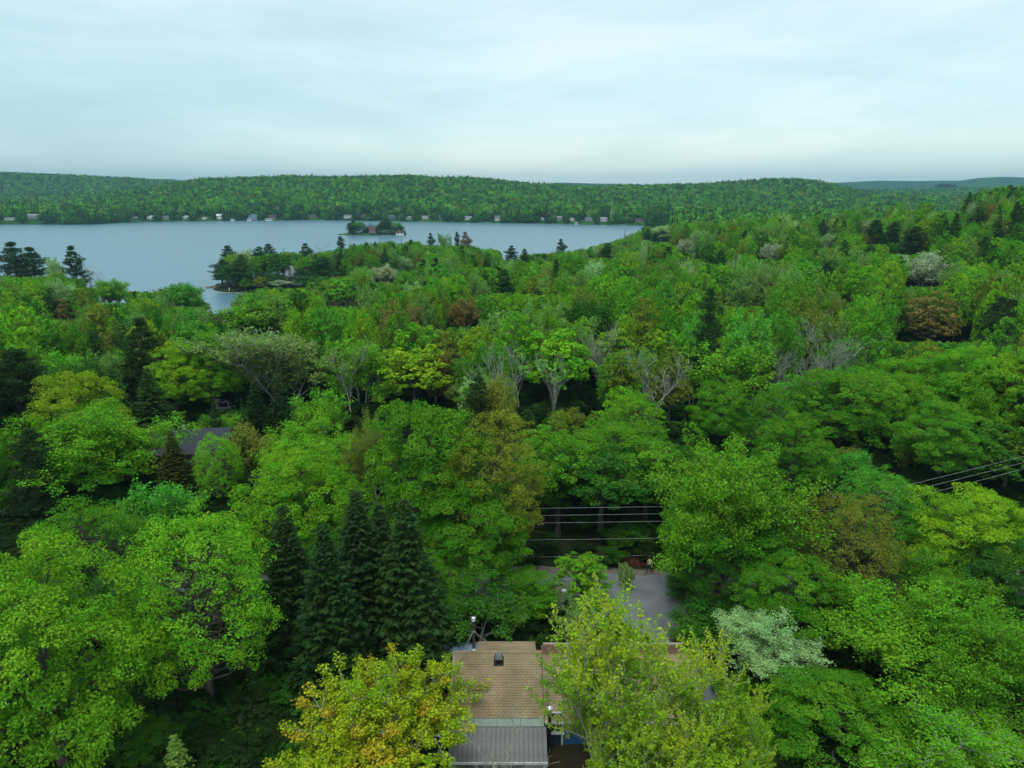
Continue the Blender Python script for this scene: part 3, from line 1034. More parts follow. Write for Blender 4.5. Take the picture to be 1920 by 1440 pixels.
T(1020, 800, 130, 'maple', 'bright', 'bright maple between the olive dome tree and the power lines', Y=80, var=1)
T(1392, 800, 285, 'fine_near', 'bright', 'large spreading green tree right of the road and the person', Y=54, var=0, rot=1)
T(1370, 880, 250, 'maple_near', 'green', 'lower half-hidden maple under the large spreading tree by the road', Y=57, var=1)
T(1500, 772, 170, 'maple_near', 'green', 'dense maple just behind the large spreading tree by the road', Y=74, var=2)
T(1655, 878, 190, 'dome_near', 'fresh', 'fresh cool-green round tree above the olive brown tree', Y=61, var=3)
T(1605, 930, 230, 'dome_near', 'brownish', 'olive brown fine-leaved tree in the lower right, lower left of the fresh green one', Y=53, var=1, rot=2)
T(1825, 910, 240, 'maple_near', 'lime', 'lime green layered maple at the right under the rising wires', Y=57, var=1, rot=1)
T(1440, 1150, 190, 'fine_near', 'pale', 'pale whitish-green tree right of the yellow-green trees', Y=45, var=2)
T(1700, 1085, 330, 'fine_near', 'bright', 'wide green tree with grey dead limbs in the lower right', Y=44, var=0, rot=3)
T(1880, 1130, 280, 'fine_near', 'green', 'green tree at the right edge, lower corner', Y=40, var=1, rot=1)
T(1590, 1290, 300, 'maple_near', 'green', 'low bushy green tree at the bottom, right of the pale tree', Y=38, var=2, rot=2)
T(1790, 1340, 320, 'fine_near', 'bright', 'bottommost green treetop in the lower right corner', Y=35, var=2, rot=4)
T(1165, 1082, 270, 'shoots', 'lime', 'tallest yellow-green tree with upright shoots in front of the house', Y=34, var=0)
T(1098, 1150, 110, 'shoots', 'lime', 'slender yellow-green tree over the joint of the brown roofs', Y=36, var=1, rot=2.4)
T(1310, 1190, 200, 'shoots', 'lime', 'pointed yellow-green tree beside the driveway end', Y=34.5, var=0, rot=4)
T(1400, 1285, 150, 'shoots', 'lime', 'rightmost yellow-green tree, in front of the pale whitish-green one', Y=33, var=1, rot=5)
T(950, 1340, 170, 'bare', 'bare', 'thin bare branches reaching over the metal porch roof', Y=33.5, var=1)
T(1140, 1370, 120, 'shoots', 'lime', 'lowest yellow-green treetop over the blue wall of the house', Y=31.5, var=1, rot=0.4)
T(1220, 1310, 200, 'shoots', 'lime', 'low wide yellow-green treetop at the bottom below the tallest one', Y=31, var=0, rot=3.1)
T(1330, 1350, 220, 'shoots', 'lime', 'low yellow-green treetop at the bottom, left of the low bushy green tree', Y=31, var=1, rot=1.3)
T(1050, 815, 170, 'maple_high', 'green', 'high-crowned tree behind the left end of the visible power lines', Y=70, var=0)
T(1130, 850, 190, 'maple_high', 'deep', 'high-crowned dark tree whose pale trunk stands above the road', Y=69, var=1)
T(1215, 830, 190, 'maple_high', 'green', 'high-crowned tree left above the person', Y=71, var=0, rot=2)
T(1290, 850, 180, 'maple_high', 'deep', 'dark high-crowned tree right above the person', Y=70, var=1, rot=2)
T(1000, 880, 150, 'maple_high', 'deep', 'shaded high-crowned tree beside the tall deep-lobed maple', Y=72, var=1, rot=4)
T(1170, 800, 190, 'maple_high', 'green', 'tall high-crowned tree in the second row over the road', Y=82, var=0, rot=5)
T(985, 1068, 110, 'maple_near', 'green', 'small green maple left of the lamp post by the road', Y=55, var=3, rot=2)
T(1128, 1118, 80, 'fine', 'green', 'small feathery sapling between the lamp post and the driveway', Y=51.5, var=2)
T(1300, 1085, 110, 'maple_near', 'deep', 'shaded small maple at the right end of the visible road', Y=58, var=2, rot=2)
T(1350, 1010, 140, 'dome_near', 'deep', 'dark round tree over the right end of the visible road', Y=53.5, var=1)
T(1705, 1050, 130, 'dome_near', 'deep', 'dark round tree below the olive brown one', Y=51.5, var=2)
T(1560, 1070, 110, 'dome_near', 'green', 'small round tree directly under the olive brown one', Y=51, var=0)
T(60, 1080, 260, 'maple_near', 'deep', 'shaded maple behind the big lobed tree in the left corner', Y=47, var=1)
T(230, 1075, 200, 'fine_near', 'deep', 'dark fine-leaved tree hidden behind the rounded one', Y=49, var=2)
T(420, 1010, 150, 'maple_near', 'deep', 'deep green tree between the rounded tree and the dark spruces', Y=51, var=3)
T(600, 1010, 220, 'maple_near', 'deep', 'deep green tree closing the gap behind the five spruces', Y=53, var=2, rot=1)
T(800, 1040, 150, 'maple_near', 'green', 'green tree right behind the rightmost dark spruce', Y=52, var=0, rot=1)
T(1500, 1040, 220, 'maple_near', 'green', 'rounded green tree below the large spreading tree, right of the driveway', Y=49, var=2, rot=3)
T(1760, 1040, 230, 'fine_near', 'green', 'green tree just below the lime green layered maple', Y=50, var=0, rot=5)
T(1900, 1010, 200, 'maple_near', 'deep', 'deep green tree at the right edge beside the lime green layered maple', Y=52, var=3, rot=3)
T(1420, 1330, 200, 'fine_near', 'green', 'bushy green tree directly below the pale whitish-green tree', Y=40, var=1, rot=3)
T(705, 1262, 330, 'warm', 'warm', 'orange and yellow spring maple left of the metal porch roof', Y=36, var=0)
T(325, 1380, 80, 'spruce', 'soft', 'small grey-green young spruce at the bottom left', Y=36, var=0)
T(268, 1358, 130, 'maple_near', 'deep', 'small dark maple beside the grey-green young spruce at the bottom', Y=37, var=3)
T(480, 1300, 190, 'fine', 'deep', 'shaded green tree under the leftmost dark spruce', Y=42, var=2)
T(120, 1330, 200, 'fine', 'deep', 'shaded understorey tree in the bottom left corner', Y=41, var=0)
T(1092, 1043, 120, 'maple', 'bright', 'small maple at the roadside above the lamp post', Y=56, var=2)
T(1000, 1105, 110, 'fine', 'green', 'small green tree left of the lamp post', Y=54, var=1)
T(905, 1110, 160, 'fine', 'deep', 'dark low tree behind the house roof vent', Y=50, var=2)
T(1175, 1055, 26, 'shrub', 'pale', 'pale budding sapling at the roadside left of the person', Y=59, var=0)
T(1085, 1128, 90, 'fine', 'soft', 'grey-green thin sapling right of the lamp post', Y=51, var=0)
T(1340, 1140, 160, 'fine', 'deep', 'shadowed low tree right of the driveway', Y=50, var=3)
# --- second rows
T(130, 688, 170, 'maple_near', 'yellowg', 'yellow-green maple crown above the twin pale trunks at left', Y=84, var=1)
T(155, 745, 270, 'fine_near', 'bright', 'large light green tree on twin pale trunks at left', Y=78, var=1, rot=2)
T(225, 800, 130, 'maple', 'lime', 'lime green maple right of the twin pale trunks', Y=80, var=3)
T(170, 590, 60, 'spruce', 'spruce', 'narrow black-green spruce spire standing alone at upper left', Y=126, var=0)
T(15, 655, 170, 'pine', 'dkpine', 'very dark pine at the left edge', Y=100, var=0)
T(40, 800, 110, 'pine', 'dkpine', 'dark pine with bare lower trunk at the left edge, lower', Y=70, var=1)
T(208, 690, 90, 'spruce_near', 'pine', 'left one of the two dark conifers above the charcoal roof', Y=98, var=0)
T(275, 690, 110, 'spruce_near', 'pine', 'right one of the two dark conifers above the charcoal roof', Y=100, var=1)
T(318, 640, 130, 'maple_near', 'lime', 'left one of two lime maples over the charcoal roof', Y=112, var=2)
T(385, 622, 130, 'maple_near', 'bright', 'right one of two lime maples over the charcoal roof', Y=116, var=0)
T(495, 612, 220, 'birch', 'soft', 'broad airy birch with white stems, left of the picture centre', Y=117, var=0)
T(400, 748, 50, 'spruce', 'spruce', 'slim spruce just right of the charcoal roof', Y=96, var=1)
T(475, 715, 60, 'spruce', 'spruce', 'dark spruce under the left side of the broad birch', Y=106, var=0)
T(518, 700, 60, 'spruce', 'spruce', 'dark spruce under the right side of the broad birch', Y=106, var=1)
T(452, 748, 24, 'spruce', 'spruce', 'tiny spruce tip right of the slim spruce by the roof', Y=98, var=0)
T(402, 812, 105, 'dome_near', 'bright', 'round bright green tree in front of the charcoal roof', Y=75, var=0, rot=5)
T(318, 808, 95, 'spruce_near', 'cedar', 'brownish cedar covering the left end of the charcoal roof', Y=78, var=1)
T(462, 792, 90, 'fine', 'brownish', 'brownish budding tree right of the round bright tree', Y=80, var=3)
T(600, 728, 90, 'fine', 'bright', 'small bright tree under the birch, on its right', Y=98, var=2)
T(570, 778, 190, 'fine_near', 'bright', 'light green feathery tree just behind the brightest lobed maple', Y=76, var=1, rot=4)
T(692, 768, 95, 'fine_near', 'olive', 'tall olive tree left of the tall deep-lobed maple', Y=72, var=2, rot=1)
T(772, 650, 140, 'maple', 'yellowg', 'yellow-green maple with a reddish side at the picture centre left', Y=116, var=0)
T(815, 652, 60, 'fine', 'rust', 'reddish budding tree touching the yellow-green maple', Y=120, var=1)
T(650, 640, 80, 'bare', 'bare', 'leafless grey tree right of the birch', Y=112, var=0)
T(930, 648, 110, 'bare', 'bare', 'leafless grey tree above the olive dome tree', Y=104, var=1)
T(975, 636, 70, 'bare', 'bare', 'slender leafless tree just right of the one over the olive dome', Y=112, var=2)
T(1035, 655, 60, 'bare', 'bare', 'forked leafless tree against the centre maple', Y=100, var=0)
T(1135, 600, 110, 'bare', 'bare', 'tall leafless tree right of the picture centre', Y=122, var=1)
T(1230, 660, 130, 'bare', 'bare', 'wide leafless tree above the fine-leaved tree over the power lines', Y=104, var=0)
T(1552, 592, 170, 'bare', 'bare', 'largest leafless grey tree, right of centre', Y=118, var=1, rot=1)
T(1475, 645, 90, 'bare', 'bare', 'leafless grey tree left of the largest leafless one', Y=116, var=2)
T(1520, 655, 90, 'bare', 'bare', 'leafless tree between the largest leafless one and its left neighbour', Y=112, var=0)
T(1040, 618, 150, 'maple', 'bright', 'bright centre maple behind the leafless trees', Y=118, var=4)
T(1190, 738, 150, 'dome_near', 'bright', 'fine-leaved green dome above the power lines', Y=88, var=0, rot=3)
T(1370, 640, 150, 'fine', 'bright', 'upright bright feathery tree left of the leafless group', Y=112, var=0)
T(1355, 702, 130, 'maple_near', 'green', 'mid-green maple below the upright feathery tree', Y=95, var=0, rot=2)
T(1450, 715, 100, 'dome_near', 'green', 'fine green dome just below the leafless group', Y=90, var=2, rot=2)
T(1672, 675, 150, 'maple_near', 'bright', 'first from left of the four lobed maples on the right', Y=97, var=0, rot=3)
T(1748, 660, 170, 'maple_near', 'bright', 'second from left of the four lobed maples on the right', Y=100, var=2, rot=1)
T(1835, 640, 160, 'maple_near', 'bright', 'third from left of the four lobed maples on the right', Y=94, var=1, rot=3)
T(1905, 648, 150, 'maple_near', 'bright', 'last of the four lobed maples, cut by the right edge', Y=90, var=3, rot=3)
T(1590, 690, 190, 'maple_near', 'green', 'dark green maple left of the four lobed maples', Y=94, var=3, rot=1)
T(1780, 750, 170, 'maple_near', 'green', 'shaded maple in front of the four lobed maples', Y=82, var=2, rot=4)
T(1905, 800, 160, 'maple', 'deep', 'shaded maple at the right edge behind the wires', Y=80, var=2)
# --- far-mid landmarks (height known, distance from the terrain)
far_marks = [
    (1735, 470, 84, 'fine', 'silver', 'big silvery white-green tree on the right', 16), (1450, 455, 38, 'fine', 'silver', 'silvery tree left of the dark pine clump', 14),
    (1288, 447, 32, 'fine', 'silver', 'silvery crown in the upper middle right', 13), (1240, 422, 40, 'fine', 'pale', 'pale tree where the lake ends on the right', 16),
    (760, 480, 34, 'fine', 'pale', 'right one of two pale trees left of centre', 14), (718, 494, 44, 'fine', 'silver', 'left one of two pale trees left of centre', 14),
    (1400, 518, 70, 'fine', 'soft', 'grey-green thin tree below the silvery ones', 15), (1556, 437, 34, 'fine', 'pale', 'small pale tree on the right slope', 13),
    (1622, 412, 26, 'fine', 'silver', 'small silvery tree left of the dark pine clump', 13), (112, 558, 52, 'maple', 'rust', 'rusty red tree at left below the lake', 12),
    (1752, 545, 120, 'dome', 'rust', 'rusty brown tree below the big silvery one', 15), (868, 556, 70, 'fine', 'rust', 'reddish tree at the upper centre', 13),
    (875, 434, 32, 'pine', 'brownpine', 'brown pine against the lake', 17), (20, 452, 80, 'pine', 'dkpine', 'large dark pine at the left edge against the lake', 20),
    (55, 461, 72, 'pine', 'dkpine', 'flat-topped dark pine second from the left edge', 19), (135, 459, 50, 'pine', 'dkpine', 'lone layered pine against the lake at left', 20),
    (428, 459, 44, 'pine', 'dkpine', 'leaning pine on the tip of the wooded point', 19), (455, 466, 44, 'fine', 'silver', 'silvery tree on the tip of the wooded point', 17),
    (452, 478, 40, 'pine', 'pine', 'second pine from the tip of the wooded point', 18),
    (480, 462, 40, 'pine', 'pine', 'left one of the round twin pines on the point', 19), (502, 456, 44, 'pine', 'pine', 'right one of the round twin pines on the point', 19),
    (575, 456, 40, 'pine', 'pine', 'round-headed pine on the wooded point', 19), (596, 480, 84, 'pine', 'pine', 'broad drooping pine beside the grey lakeside house', 19),
    (531, 462, 9, 'spruce', 'spruce', 'needle-thin spruce on the wooded point', 17), (640, 442, 26, 'pine', 'dkpine', 'dark pine at the root of the wooded point', 18),
    (602, 452, 30, 'bare', 'bare', 'pale bare tree against the lake on the point', 15),
    (808, 436, 22, 'pine', 'bluepine', 'bluish pine left of the brown pine', 17), (832, 436, 30, 'fine', 'soft', 'soft grey crown left of the brown pine', 15),
    (858, 434, 18, 'pine', 'dkpine', 'dark slim pine touching the brown pine', 17), (752, 445, 10, 'spruce', 'spruce', 'dark tip just below the white boathouse', 16),
    (1054, 447, 28, 'pine', 'dkpine', 'dark pine against the lake, right of centre', 18), (958, 460, 34, 'pine', 'dkpine', 'left dark pine of the central pair', 17),
    (985, 466, 26, 'pine', 'dkpine', 'right dark pine of the central pair', 16), (912, 476, 26, 'spruce', 'dkpine', 'dark spruce left of the central pine pair', 15),
    (1172, 430, 12, 'spruce', 'dkpine', 'dead-topped spruce against the lake at right', 17), (1213, 428, 22, 'pine', 'pine', 'pine beside the pale tree where the lake ends', 18),
    (1780, 344, 66, 'pine', 'dkpine', 'large pine on the skyline at upper right', 18), (1838, 376, 52, 'spruce', 'dkpine', 'dark conifer on the right slope below the skyline pine', 18),
    (1875, 400, 56, 'spruce', 'dkpine', 'dark conifer near the right edge of the slope', 18), (1912, 405, 40, 'spruce', 'dkpine', 'dark conifer cut by the right edge of the slope', 18),
    (1642, 411, 58, 'pine', 'dkpine', 'leftmost tree of the dark pine clump', 18), (1676, 415, 50, 'pine', 'dkpine', 'middle tree of the dark pine clump', 17),
    (1712, 424, 66, 'pine', 'dkpine', 'rightmost tree of the dark pine clump', 17), (1512, 388, 26, 'pine', 'dkpine', 'dark conifer rising over the treeline at right', 17),
    (1560, 383, 34, 'pine', 'dkpine', 'wide dark pine right of the treeline conifer', 17), (1712, 370, 30, 'pine', 'dkpine', 'skyline pine left of the large one', 16),
    (1650, 382, 34, 'pine', 'dkpine', 'pine on the right slope left of the skyline pines', 16),
    (1516, 452, 10, 'spruce', 'spruce', 'right one of the thin twin spruces', 15), (1504, 454, 10, 'spruce', 'spruce', 'left one of the thin twin spruces', 15),
    (168, 520, 18, 'spruce', 'spruce', 'narrow spruce below the lone layered pine', 14), (945, 505, 56, 'pine', 'pine', 'broad green pine under the central pair', 16),
    (1135, 455, 36, 'pine', 'pine', 'layered pine right of centre below the lake', 17), (1355, 468, 34, 'pine', 'pine', 'pine in the middle of the right forest', 16),
    (1308, 465, 20, 'spruce', 'dkpine', 'small black-green conifer in the middle right forest', 13),
    (345, 528, 60, 'fine', 'fresh', 'fresh green tree at the lake edge left of the bay', 15), (206, 520, 60, 'fine', 'bright', 'green tree at the lake edge right of the narrow spruce', 15),
    (640, 520, 70, 'maple', 'bright', 'round bright tree right of the grey lakeside house', 14), (480, 552, 120, 'fine', 'bright', 'wide feathery tree in front of the wooded point', 16),
    (175, 492, 42, 'bare', 'bare', 'bare thin tree right of the lone layered pine', 15), (100, 480, 34, 'fine', 'pale', 'pale tree between the pines at upper left', 15),
]
for (px_, py_, w_, k_, c_, l_, Y_) in [
    (412, 490, 38, 'pine', 'dkpine', 'outermost dark pine leaning over the water at the point', 404), (424, 500, 40, 'dome', 'deep', 'dark bushy crown just behind the outermost pine of the point', 398),
    (445, 492, 44, 'pine', 'pine', 'drooping pine above the inlet dock', 397), (470, 496, 44, 'dome', 'deep', 'dark round crown above the right end of the inlet dock', 396),
    (492, 484, 46, 'dome', 'green', 'round green crown under the twin pines of the point', 402), (518, 478, 50, 'maple', 'deep', 'deep green crown under the needle-thin spruce', 404),
    (545, 476, 44, 'maple', 'green', 'green crown behind the grey lakeside house', 412), (515, 512, 40, 'dome', 'deep', 'dark crown left of the grey lakeside house', 394),
    (455, 515, 36, 'pine', 'dkpine', 'lower dark pine at the waterline over the dock', 392), (527, 528, 30, 'fine', 'silver', 'silvery sapling in front of the grey lakeside house', 388),
    (575, 500, 56, 'pine', 'dkpine', 'dark pine right in front of the grey lakeside house', 388), (492, 522, 40, 'dome', 'olive', 'olive crown between the dock and the grey house', 390),
    (612, 512, 56, 'maple', 'deep', 'dark crown right of the pine in front of the grey house', 384),
    (528, 548, 34, 'dome', 'green', 'green crown at the right end of the inlet dock', 377), (558, 545, 38, 'maple', 'green', 'green crown just below the grey lakeside house', 374),
    (588, 538, 40, 'dome', 'deep', 'deep green crown below the pine in front of the grey house', 370), (622, 532, 44, 'fine', 'green', 'feathery crown right of the trees below the grey house', 362),
    (655, 528, 40, 'dome', 'green', 'round crown left of the round bright tree by the point', 356)]:
    T(px_, py_ - 4, w_ * 1.35, k_, c_, l_, Y=Y_, rot=rnd.uniform(0, 6))
for (px_, py_, w_, k_, c_, l_, h_) in far_marks:
    T(px_, py_, w_, k_, c_, l_, h=h_, rot=rnd.uniform(0, 6))

# ------------------------------------------------------------------ protected sight lines and filler trees
KEYN = len(TREES)
# (x0, x1, y0, y1, distance): nothing nearer than distance may cover this box of the picture
PROT = [ (325, 392, 798, 842, 90), (408, 428, 750, 764, 118), (400, 425, 560, 602, 330), (395, 425, 545, 556, 388), (540, 558, 512, 540, 392),
        (0, 395, 425, 500, 1000)]
for t in TREES[:KEYN]:
    if 340 < t['y'] < 381 and 500 < t['px'] < 700:
        continue
    PROT.append((t['px'] - t['w'] * 0.40, t['px'] + t['w'] * 0.40, t['py'], t['py'] + min(t['w'] * (0.5 if t['key'] == 'bare' else 1.05), 150 if t['y'] < 130 else (9 if 370 < t['y'] < 460 and t['px'] < 700 else max(24, t['w'] * .8))), t['y'] - 2))
PROT = np.array(PROT)
TOPL = np.array([(-400, 500), (0, 502), (60, 505), (100, 508), (130, 520), (190, 532), (230, 545), (280, 548), (340, 530), (375, 565), (400, 600), (425, 605), (437, 556),
                 (480, 541), (560, 538), (640, 515), (740, 470), (900, 470), (1000, 476), (1080, 470), (1140, 455), (1185, 440), (1212, 426), (1300, 417), (1400, 411), (1500, 398), (1600, 393),
                 (1700, 378), (1800, 362), (1900, 345), (2300, 330)], float)
TOPP = np.array([(390, 560), (398, 500), (415, 478), (440, 474), (520, 474), (600, 474), (650, 458), (730, 450), (800, 446), (900, 465), (940, 470)], float)


def fit_filler(x, y, z, h, r_):
    px, py, dep = project(x, y, z + h)
    w = 2 * r_ * F / dep
    lim = np.interp(px, TOPL[:, 0], TOPL[:, 1])
    if y > 345 and 390 < px < 940:
        lim = np.interp(px, TOPP[:, 0], TOPP[:, 1])
    lim = lim + rnd.uniform(-3, 6)
    need = py
    if py < lim:
        need = lim
    a = PROT
    m = (a[:, 4] > y) & (px + w * 0.42 > a[:, 0]) & (px - w * 0.42 < a[:, 1]) & (need < a[:, 3]) & (py + 3000 / dep * 8 > a[:, 2])
    if m.any():
        need = max(need, a[m, 3].max())
    if need > py:
        p = at_Y(px, need, y)
        nh = p[2] - z
        if nh < 4.0:
            return None
        return nh, r_ * max(0.85 if y > 370 else 0.5, (nh / h) ** 0.8)
    return h, r_


# jittered grid over the near land
fill = []
for (ya, yb, sp) in ((68, 110, 6.2), (110, 280, 5.7), (280, 720, 6.6)):
    y = ya
    while y < yb:
        half = y * 0.80 + 12
        x = -half
        while x < half:
            fx = x + rnd.uniform(-.42, .42) * sp
            fy = y + rnd.uniform(-.42, .42) * sp
            fill.append((fx, fy))
            x += sp
        y += sp
fill = np.array(fill)
gz = ground_h(fill[:, 0], fill[:, 1])
sd_ = poly_sdf(SHORE, fill[:, 0], fill[:, 1])
keep = (sd_ > 1.5) & (gz > 0.1)
fill, gz = fill[keep], gz[keep]
kx = np.array([(t['x'], t['y'], t['r']) for t in TREES])


def near_species(x, y):
    q = rnd.random()
    px = project(x, y, 20)[0]
    coni = 0.085 + (0.10 if px > 1500 and y > 200 else 0) + (0.10 if y > 380 and px < 950 else 0)
    if q < coni:
        k = 'pine' if rnd.random() < 0.6 else 'spruce'
        return k, rnd.choice(['pine', 'dkpine', 'bluepine', 'spruce'] if k == 'pine' else ['spruce', 'dkpine'])
    q = rnd.random()
    k = rnd.choices(['maple', 'fine', 'dome'], [40, 27, 33])[0]
    far_ = y > 190
    c = rnd.choices(['bright', 'green', 'deep', 'yellowg', 'olive', 'fresh', 'soft', 'lime', 'brownish', 'pale', 'rust'],
                    [24, 30, 13, 2, 6, 8, 18, 4, 3, 3.0, 0.3] if far_ else
                    [24, 26, 10, 6, 10, 8, 12, 5, 5, 0.8, 0.5])[0]
    if c in ('pale', 'rust', 'soft', 'brownish'):
        k = 'fine'
    if y > 100 and rnd.random() < 0.018:
        return 'bare', 'bare'
    return k, c


CLEAR = [(-10, 24, 64, 84), (-47, -32, 84, 100)]
MASS = []
for (x, y), z in zip(fill, gz):
    if any(a < x < b and c < y < d for a, b, c, d in CLEAR) or (y < 70 and abs(x) < 50):
        continue
    d = np.hypot(kx[:, 0] - x, kx[:, 1] - y)
    if (d < kx[:, 2] * 0.6 + 1.4).any():
        continue
    k, c = near_species(x, y)
    h = {'pine': 18, 'spruce': 16, 'bare': 15}.get(k, 17 if y < 230 else 18) * rnd.uniform(0.74, 1.16)
    r_ = {'pine': 3.6, 'spruce': 2.2, 'bare': 3.0}.get(k, 4.3 if y < 110 else 3.8) * rnd.uniform(0.70, 1.3)
    f = fit_filler(x, y, z, h, r_)
    if f is None:
        continue
    if c == 'rust' and rnd.random() < .4:
        c = 'brownish'
    MASS.append((k, x, y, z - 0.1, f[0] + 0.1, f[1], c))
# nearest become individuals within the limit of 300 broadleaved trees; conifers and bare trees individually up to 300 each
cnt = {}
for t in TREES:
    g = {'dome_near': 'dome', 'maple_near': 'maple', 'maple_high': 'maple', 'fine_near': 'fine', 'spruce_near': 'spruce', 'birch': 'fine', 'shoots': 'fine', 'warm': 'maple'}.get(t['key'], t['key'])
    cnt[g] = cnt.get(g, 0) + 1
LIMIT = dict(maple=118, fine=90, dome=90, pine=150, spruce=110, bare=70)


def visible_frac(px):
    return -60 < px < 1980


def size_key(m):
    px, py, dep = project(m[1], m[2], m[3] + m[4])
    return dep + (0 if visible_frac(px) else 5000)


MASS.sort(key=size_key)
rest = []
for m in MASS:
    k = m[0]
    if cnt.get(k, 0) < LIMIT[k] and size_key(m) < 5000:
        cnt[k] = cnt.get(k, 0) + 1
        add_tree(k, m[1], m[2], m[3], m[4], m[5], m[6])
    else:
        rest.append(m)


# ------------------------------------------------------------------ labels for the trees without a hand-written one
def auto_labels():
    lm = [('the big silvery tree', 1735, 500), ('the lone spruce spire', 170, 620), ('the broad birch', 495, 660), ('the charcoal roof', 358, 815),
          ('the largest leafless tree', 1552, 640), ('the dark pine clump', 1675, 450), ('the rusty brown tree', 1752, 590), ('the rusty red tree', 112, 575),
          ('the tip of the bay', 415, 590), ('the grey lakeside house', 545, 530), ('the wooded point', 430, 510), ('the central pine pair', 970, 480),
          ('the brown lakeside pine', 875, 450), ('the right edge', 1915, 560), ('the left edge', 5, 600), ('the skyline pine', 1780, 370),
          ('the bare trees at centre', 950, 690), ('the two pale trees', 740, 500), ('the yellow-green centre maple', 772, 690), ('the lime roofside maples', 340, 680),
          ('the four lobed maples', 1800, 690), ('the power lines', 1110, 900), ('the upright feathery tree', 1370, 680), ('the reddish centre tree', 868, 570),
          ('the end of the lake', 1240, 445), ('the flat-topped pines', 55, 490), ('the thin twin spruces', 1510, 470), ('the tall leafless tree', 1135, 640)]
    used = {}
    todo = [t for t in TREES if t['label'] is None]
    for t in todo:
        cy_ = t['py'] + min(t['w'], 60) * 0.4
        best = sorted(lm, key=lambda q: math.hypot((q[1] - t['px']) * 0.8, q[2] - cy_))[:2]
        q = best[0]
        dx, dy = t['px'] - q[1], cy_ - q[2]
        far = 'just ' if math.hypot(dx, dy) < 70 else ('' if math.hypot(dx, dy) < 150 else '')
        if abs(dx) > 2.2 * abs(dy):
            rel = 'right of' if dx > 0 else 'left of'
        elif abs(dy) > 2.2 * abs(dx):
            rel = 'below' if dy > 0 else 'above'
        else:
            rel = ('lower ' if dy > 0 else 'upper ') + ('right of' if dx > 0 else 'left of')
        adj = '' if t['key'] == 'bare' else CNAME[t['col']] + ' '
        if t['key'] == 'bare':
            adj = 'leafless grey '
        t['label0'] = (adj + KNAME[t['key']], far + rel + ' ' + q[0])
        used.setdefault(t['label0'], []).append(t)
    ordn = ['', 'second', 'third', 'fourth', 'fifth', 'sixth', 'seventh', 'eighth', 'ninth', 'tenth', 'eleventh', 'twelfth', 'thirteenth']
    for k, ts in used.items():
        ts.sort(key=lambda t: t['px'])
        n = len(ts)
        for i, t in enumerate(ts):
            what, where = k
            if n == 1:
                t['label'] = what + ' ' + where
            elif n == 2:
                t['label'] = ('left' if i == 0 else 'right') + ' one of two ' + what + 's ' + where
            else:
                pos = 'leftmost' if i == 0 else 'rightmost' if i == n - 1 else ordn[i] + ' from left'
                t['label'] = pos + ' ' + what + ' ' + where


auto_labels()


# ------------------------------------------------------------------ create the tree objects
def make_tree(t):
    vs_ = SPECIES[t['key']]
    v = vs_[t['var'] % len(vs_)] if t['var'] is not None else vs_[rnd.randrange(len(vs_))]
    e_ = empty(ONAME[t['key']], (t['x'], t['y'], t['z']), t['label'], 'shrub' if t['key'] == 'shrub' else 'tree', GROUP[t['key']])
    e_.rotation_euler = (0, 0, t['rot'] if t['rot'] is not None else rnd.uniform(0, 6.28))
    sx = t['r'] / v['r']
    e_.scale = (sx, sx * rnd.uniform(0.94, 1.06) if t['key'] != 'shoots' else sx, t['h'] / v['h'])
    c = COL[t['col']]
    j = rnd.uniform(0.88, 1.12)
    col = (c[0] * j * rnd.uniform(0.9, 1.1), c[1] * j, c[2] * j * rnd.uniform(0.9, 1.1), 1)
    for nm, me in (('trunk', v['trunk']), ('branches' if t['key'] == 'bare' else 'crown', v['crown'])):
        o_ = bpy.data.objects.new(nm, me)
        C.objects.link(o_)
        o_.parent = e_
        o_.color = col
    return e_


for t in TREES:
    make_tree(t)


# ------------------------------------------------------------------ massed trees as one object each (geometry nodes on points)
SRC = bpy.data.collections.new('tree_sources')     # never linked to the scene


def with_mat(me, mat):
    m2 = me.copy()
    m2.materials.clear()
    m2.materials.append(mat)
    return m2


def join_arrays(parts):
    """parts: list of (mesh, material index) -> one mesh with two materials and attributes"""
    V, F3, mi, tn, ck = [], [], [], [], []
    off = 0
    for me, k in parts:
        n = len(me.vertices)
        a = np.empty(n * 3, np.float32)
        me.vertices.foreach_get('co', a)
        V.append(a.reshape(-1, 3))
        q = np.empty(len(me.loops), np.int32)
        me.loops.foreach_get('vertex_index', q)
        ls = np.empty(len(me.polygons), np.int32)
        me.polygons.foreach_get('loop_total', ls)
        st = np.empty(len(me.polygons), np.int32)
        me.polygons.foreach_get('loop_start', st)
        ok = ls == 4
        qq = q[st[ok][:, None] + np.arange(4)[None]] + off
        F3.append(qq)
        mi.append(np.full(len(qq), k))
        if 'tone' in me.attributes:
            b = np.empty(len(me.polygons), np.float32)
            me.attributes['tone'].data.foreach_get('value', b)
            tn.append(b[ok])
            b = np.empty(len(me.polygons), np.float32)
            me.attributes['clump'].data.foreach_get('value', b)
            ck.append(b[ok])
        else:
            tn.append(np.full(len(qq), .5))
            ck.append(np.full(len(qq), .5))
        off += n
    return np.vstack(V), np.vstack(F3), np.concatenate(mi), np.concatenate(tn), np.concatenate(ck)


def source_obj(idx, parts, matlist, h, r_):
    V, Q, mi, tn, ck = join_arrays(parts)
    V = V / np.array([r_, r_, h])
    me = mk_mesh('massed_tree', V, Q, matlist, mi, {'tone': tn, 'clump': ck})
    o_ = bpy.data.objects.new('src_%02d' % idx, me)
    return o_


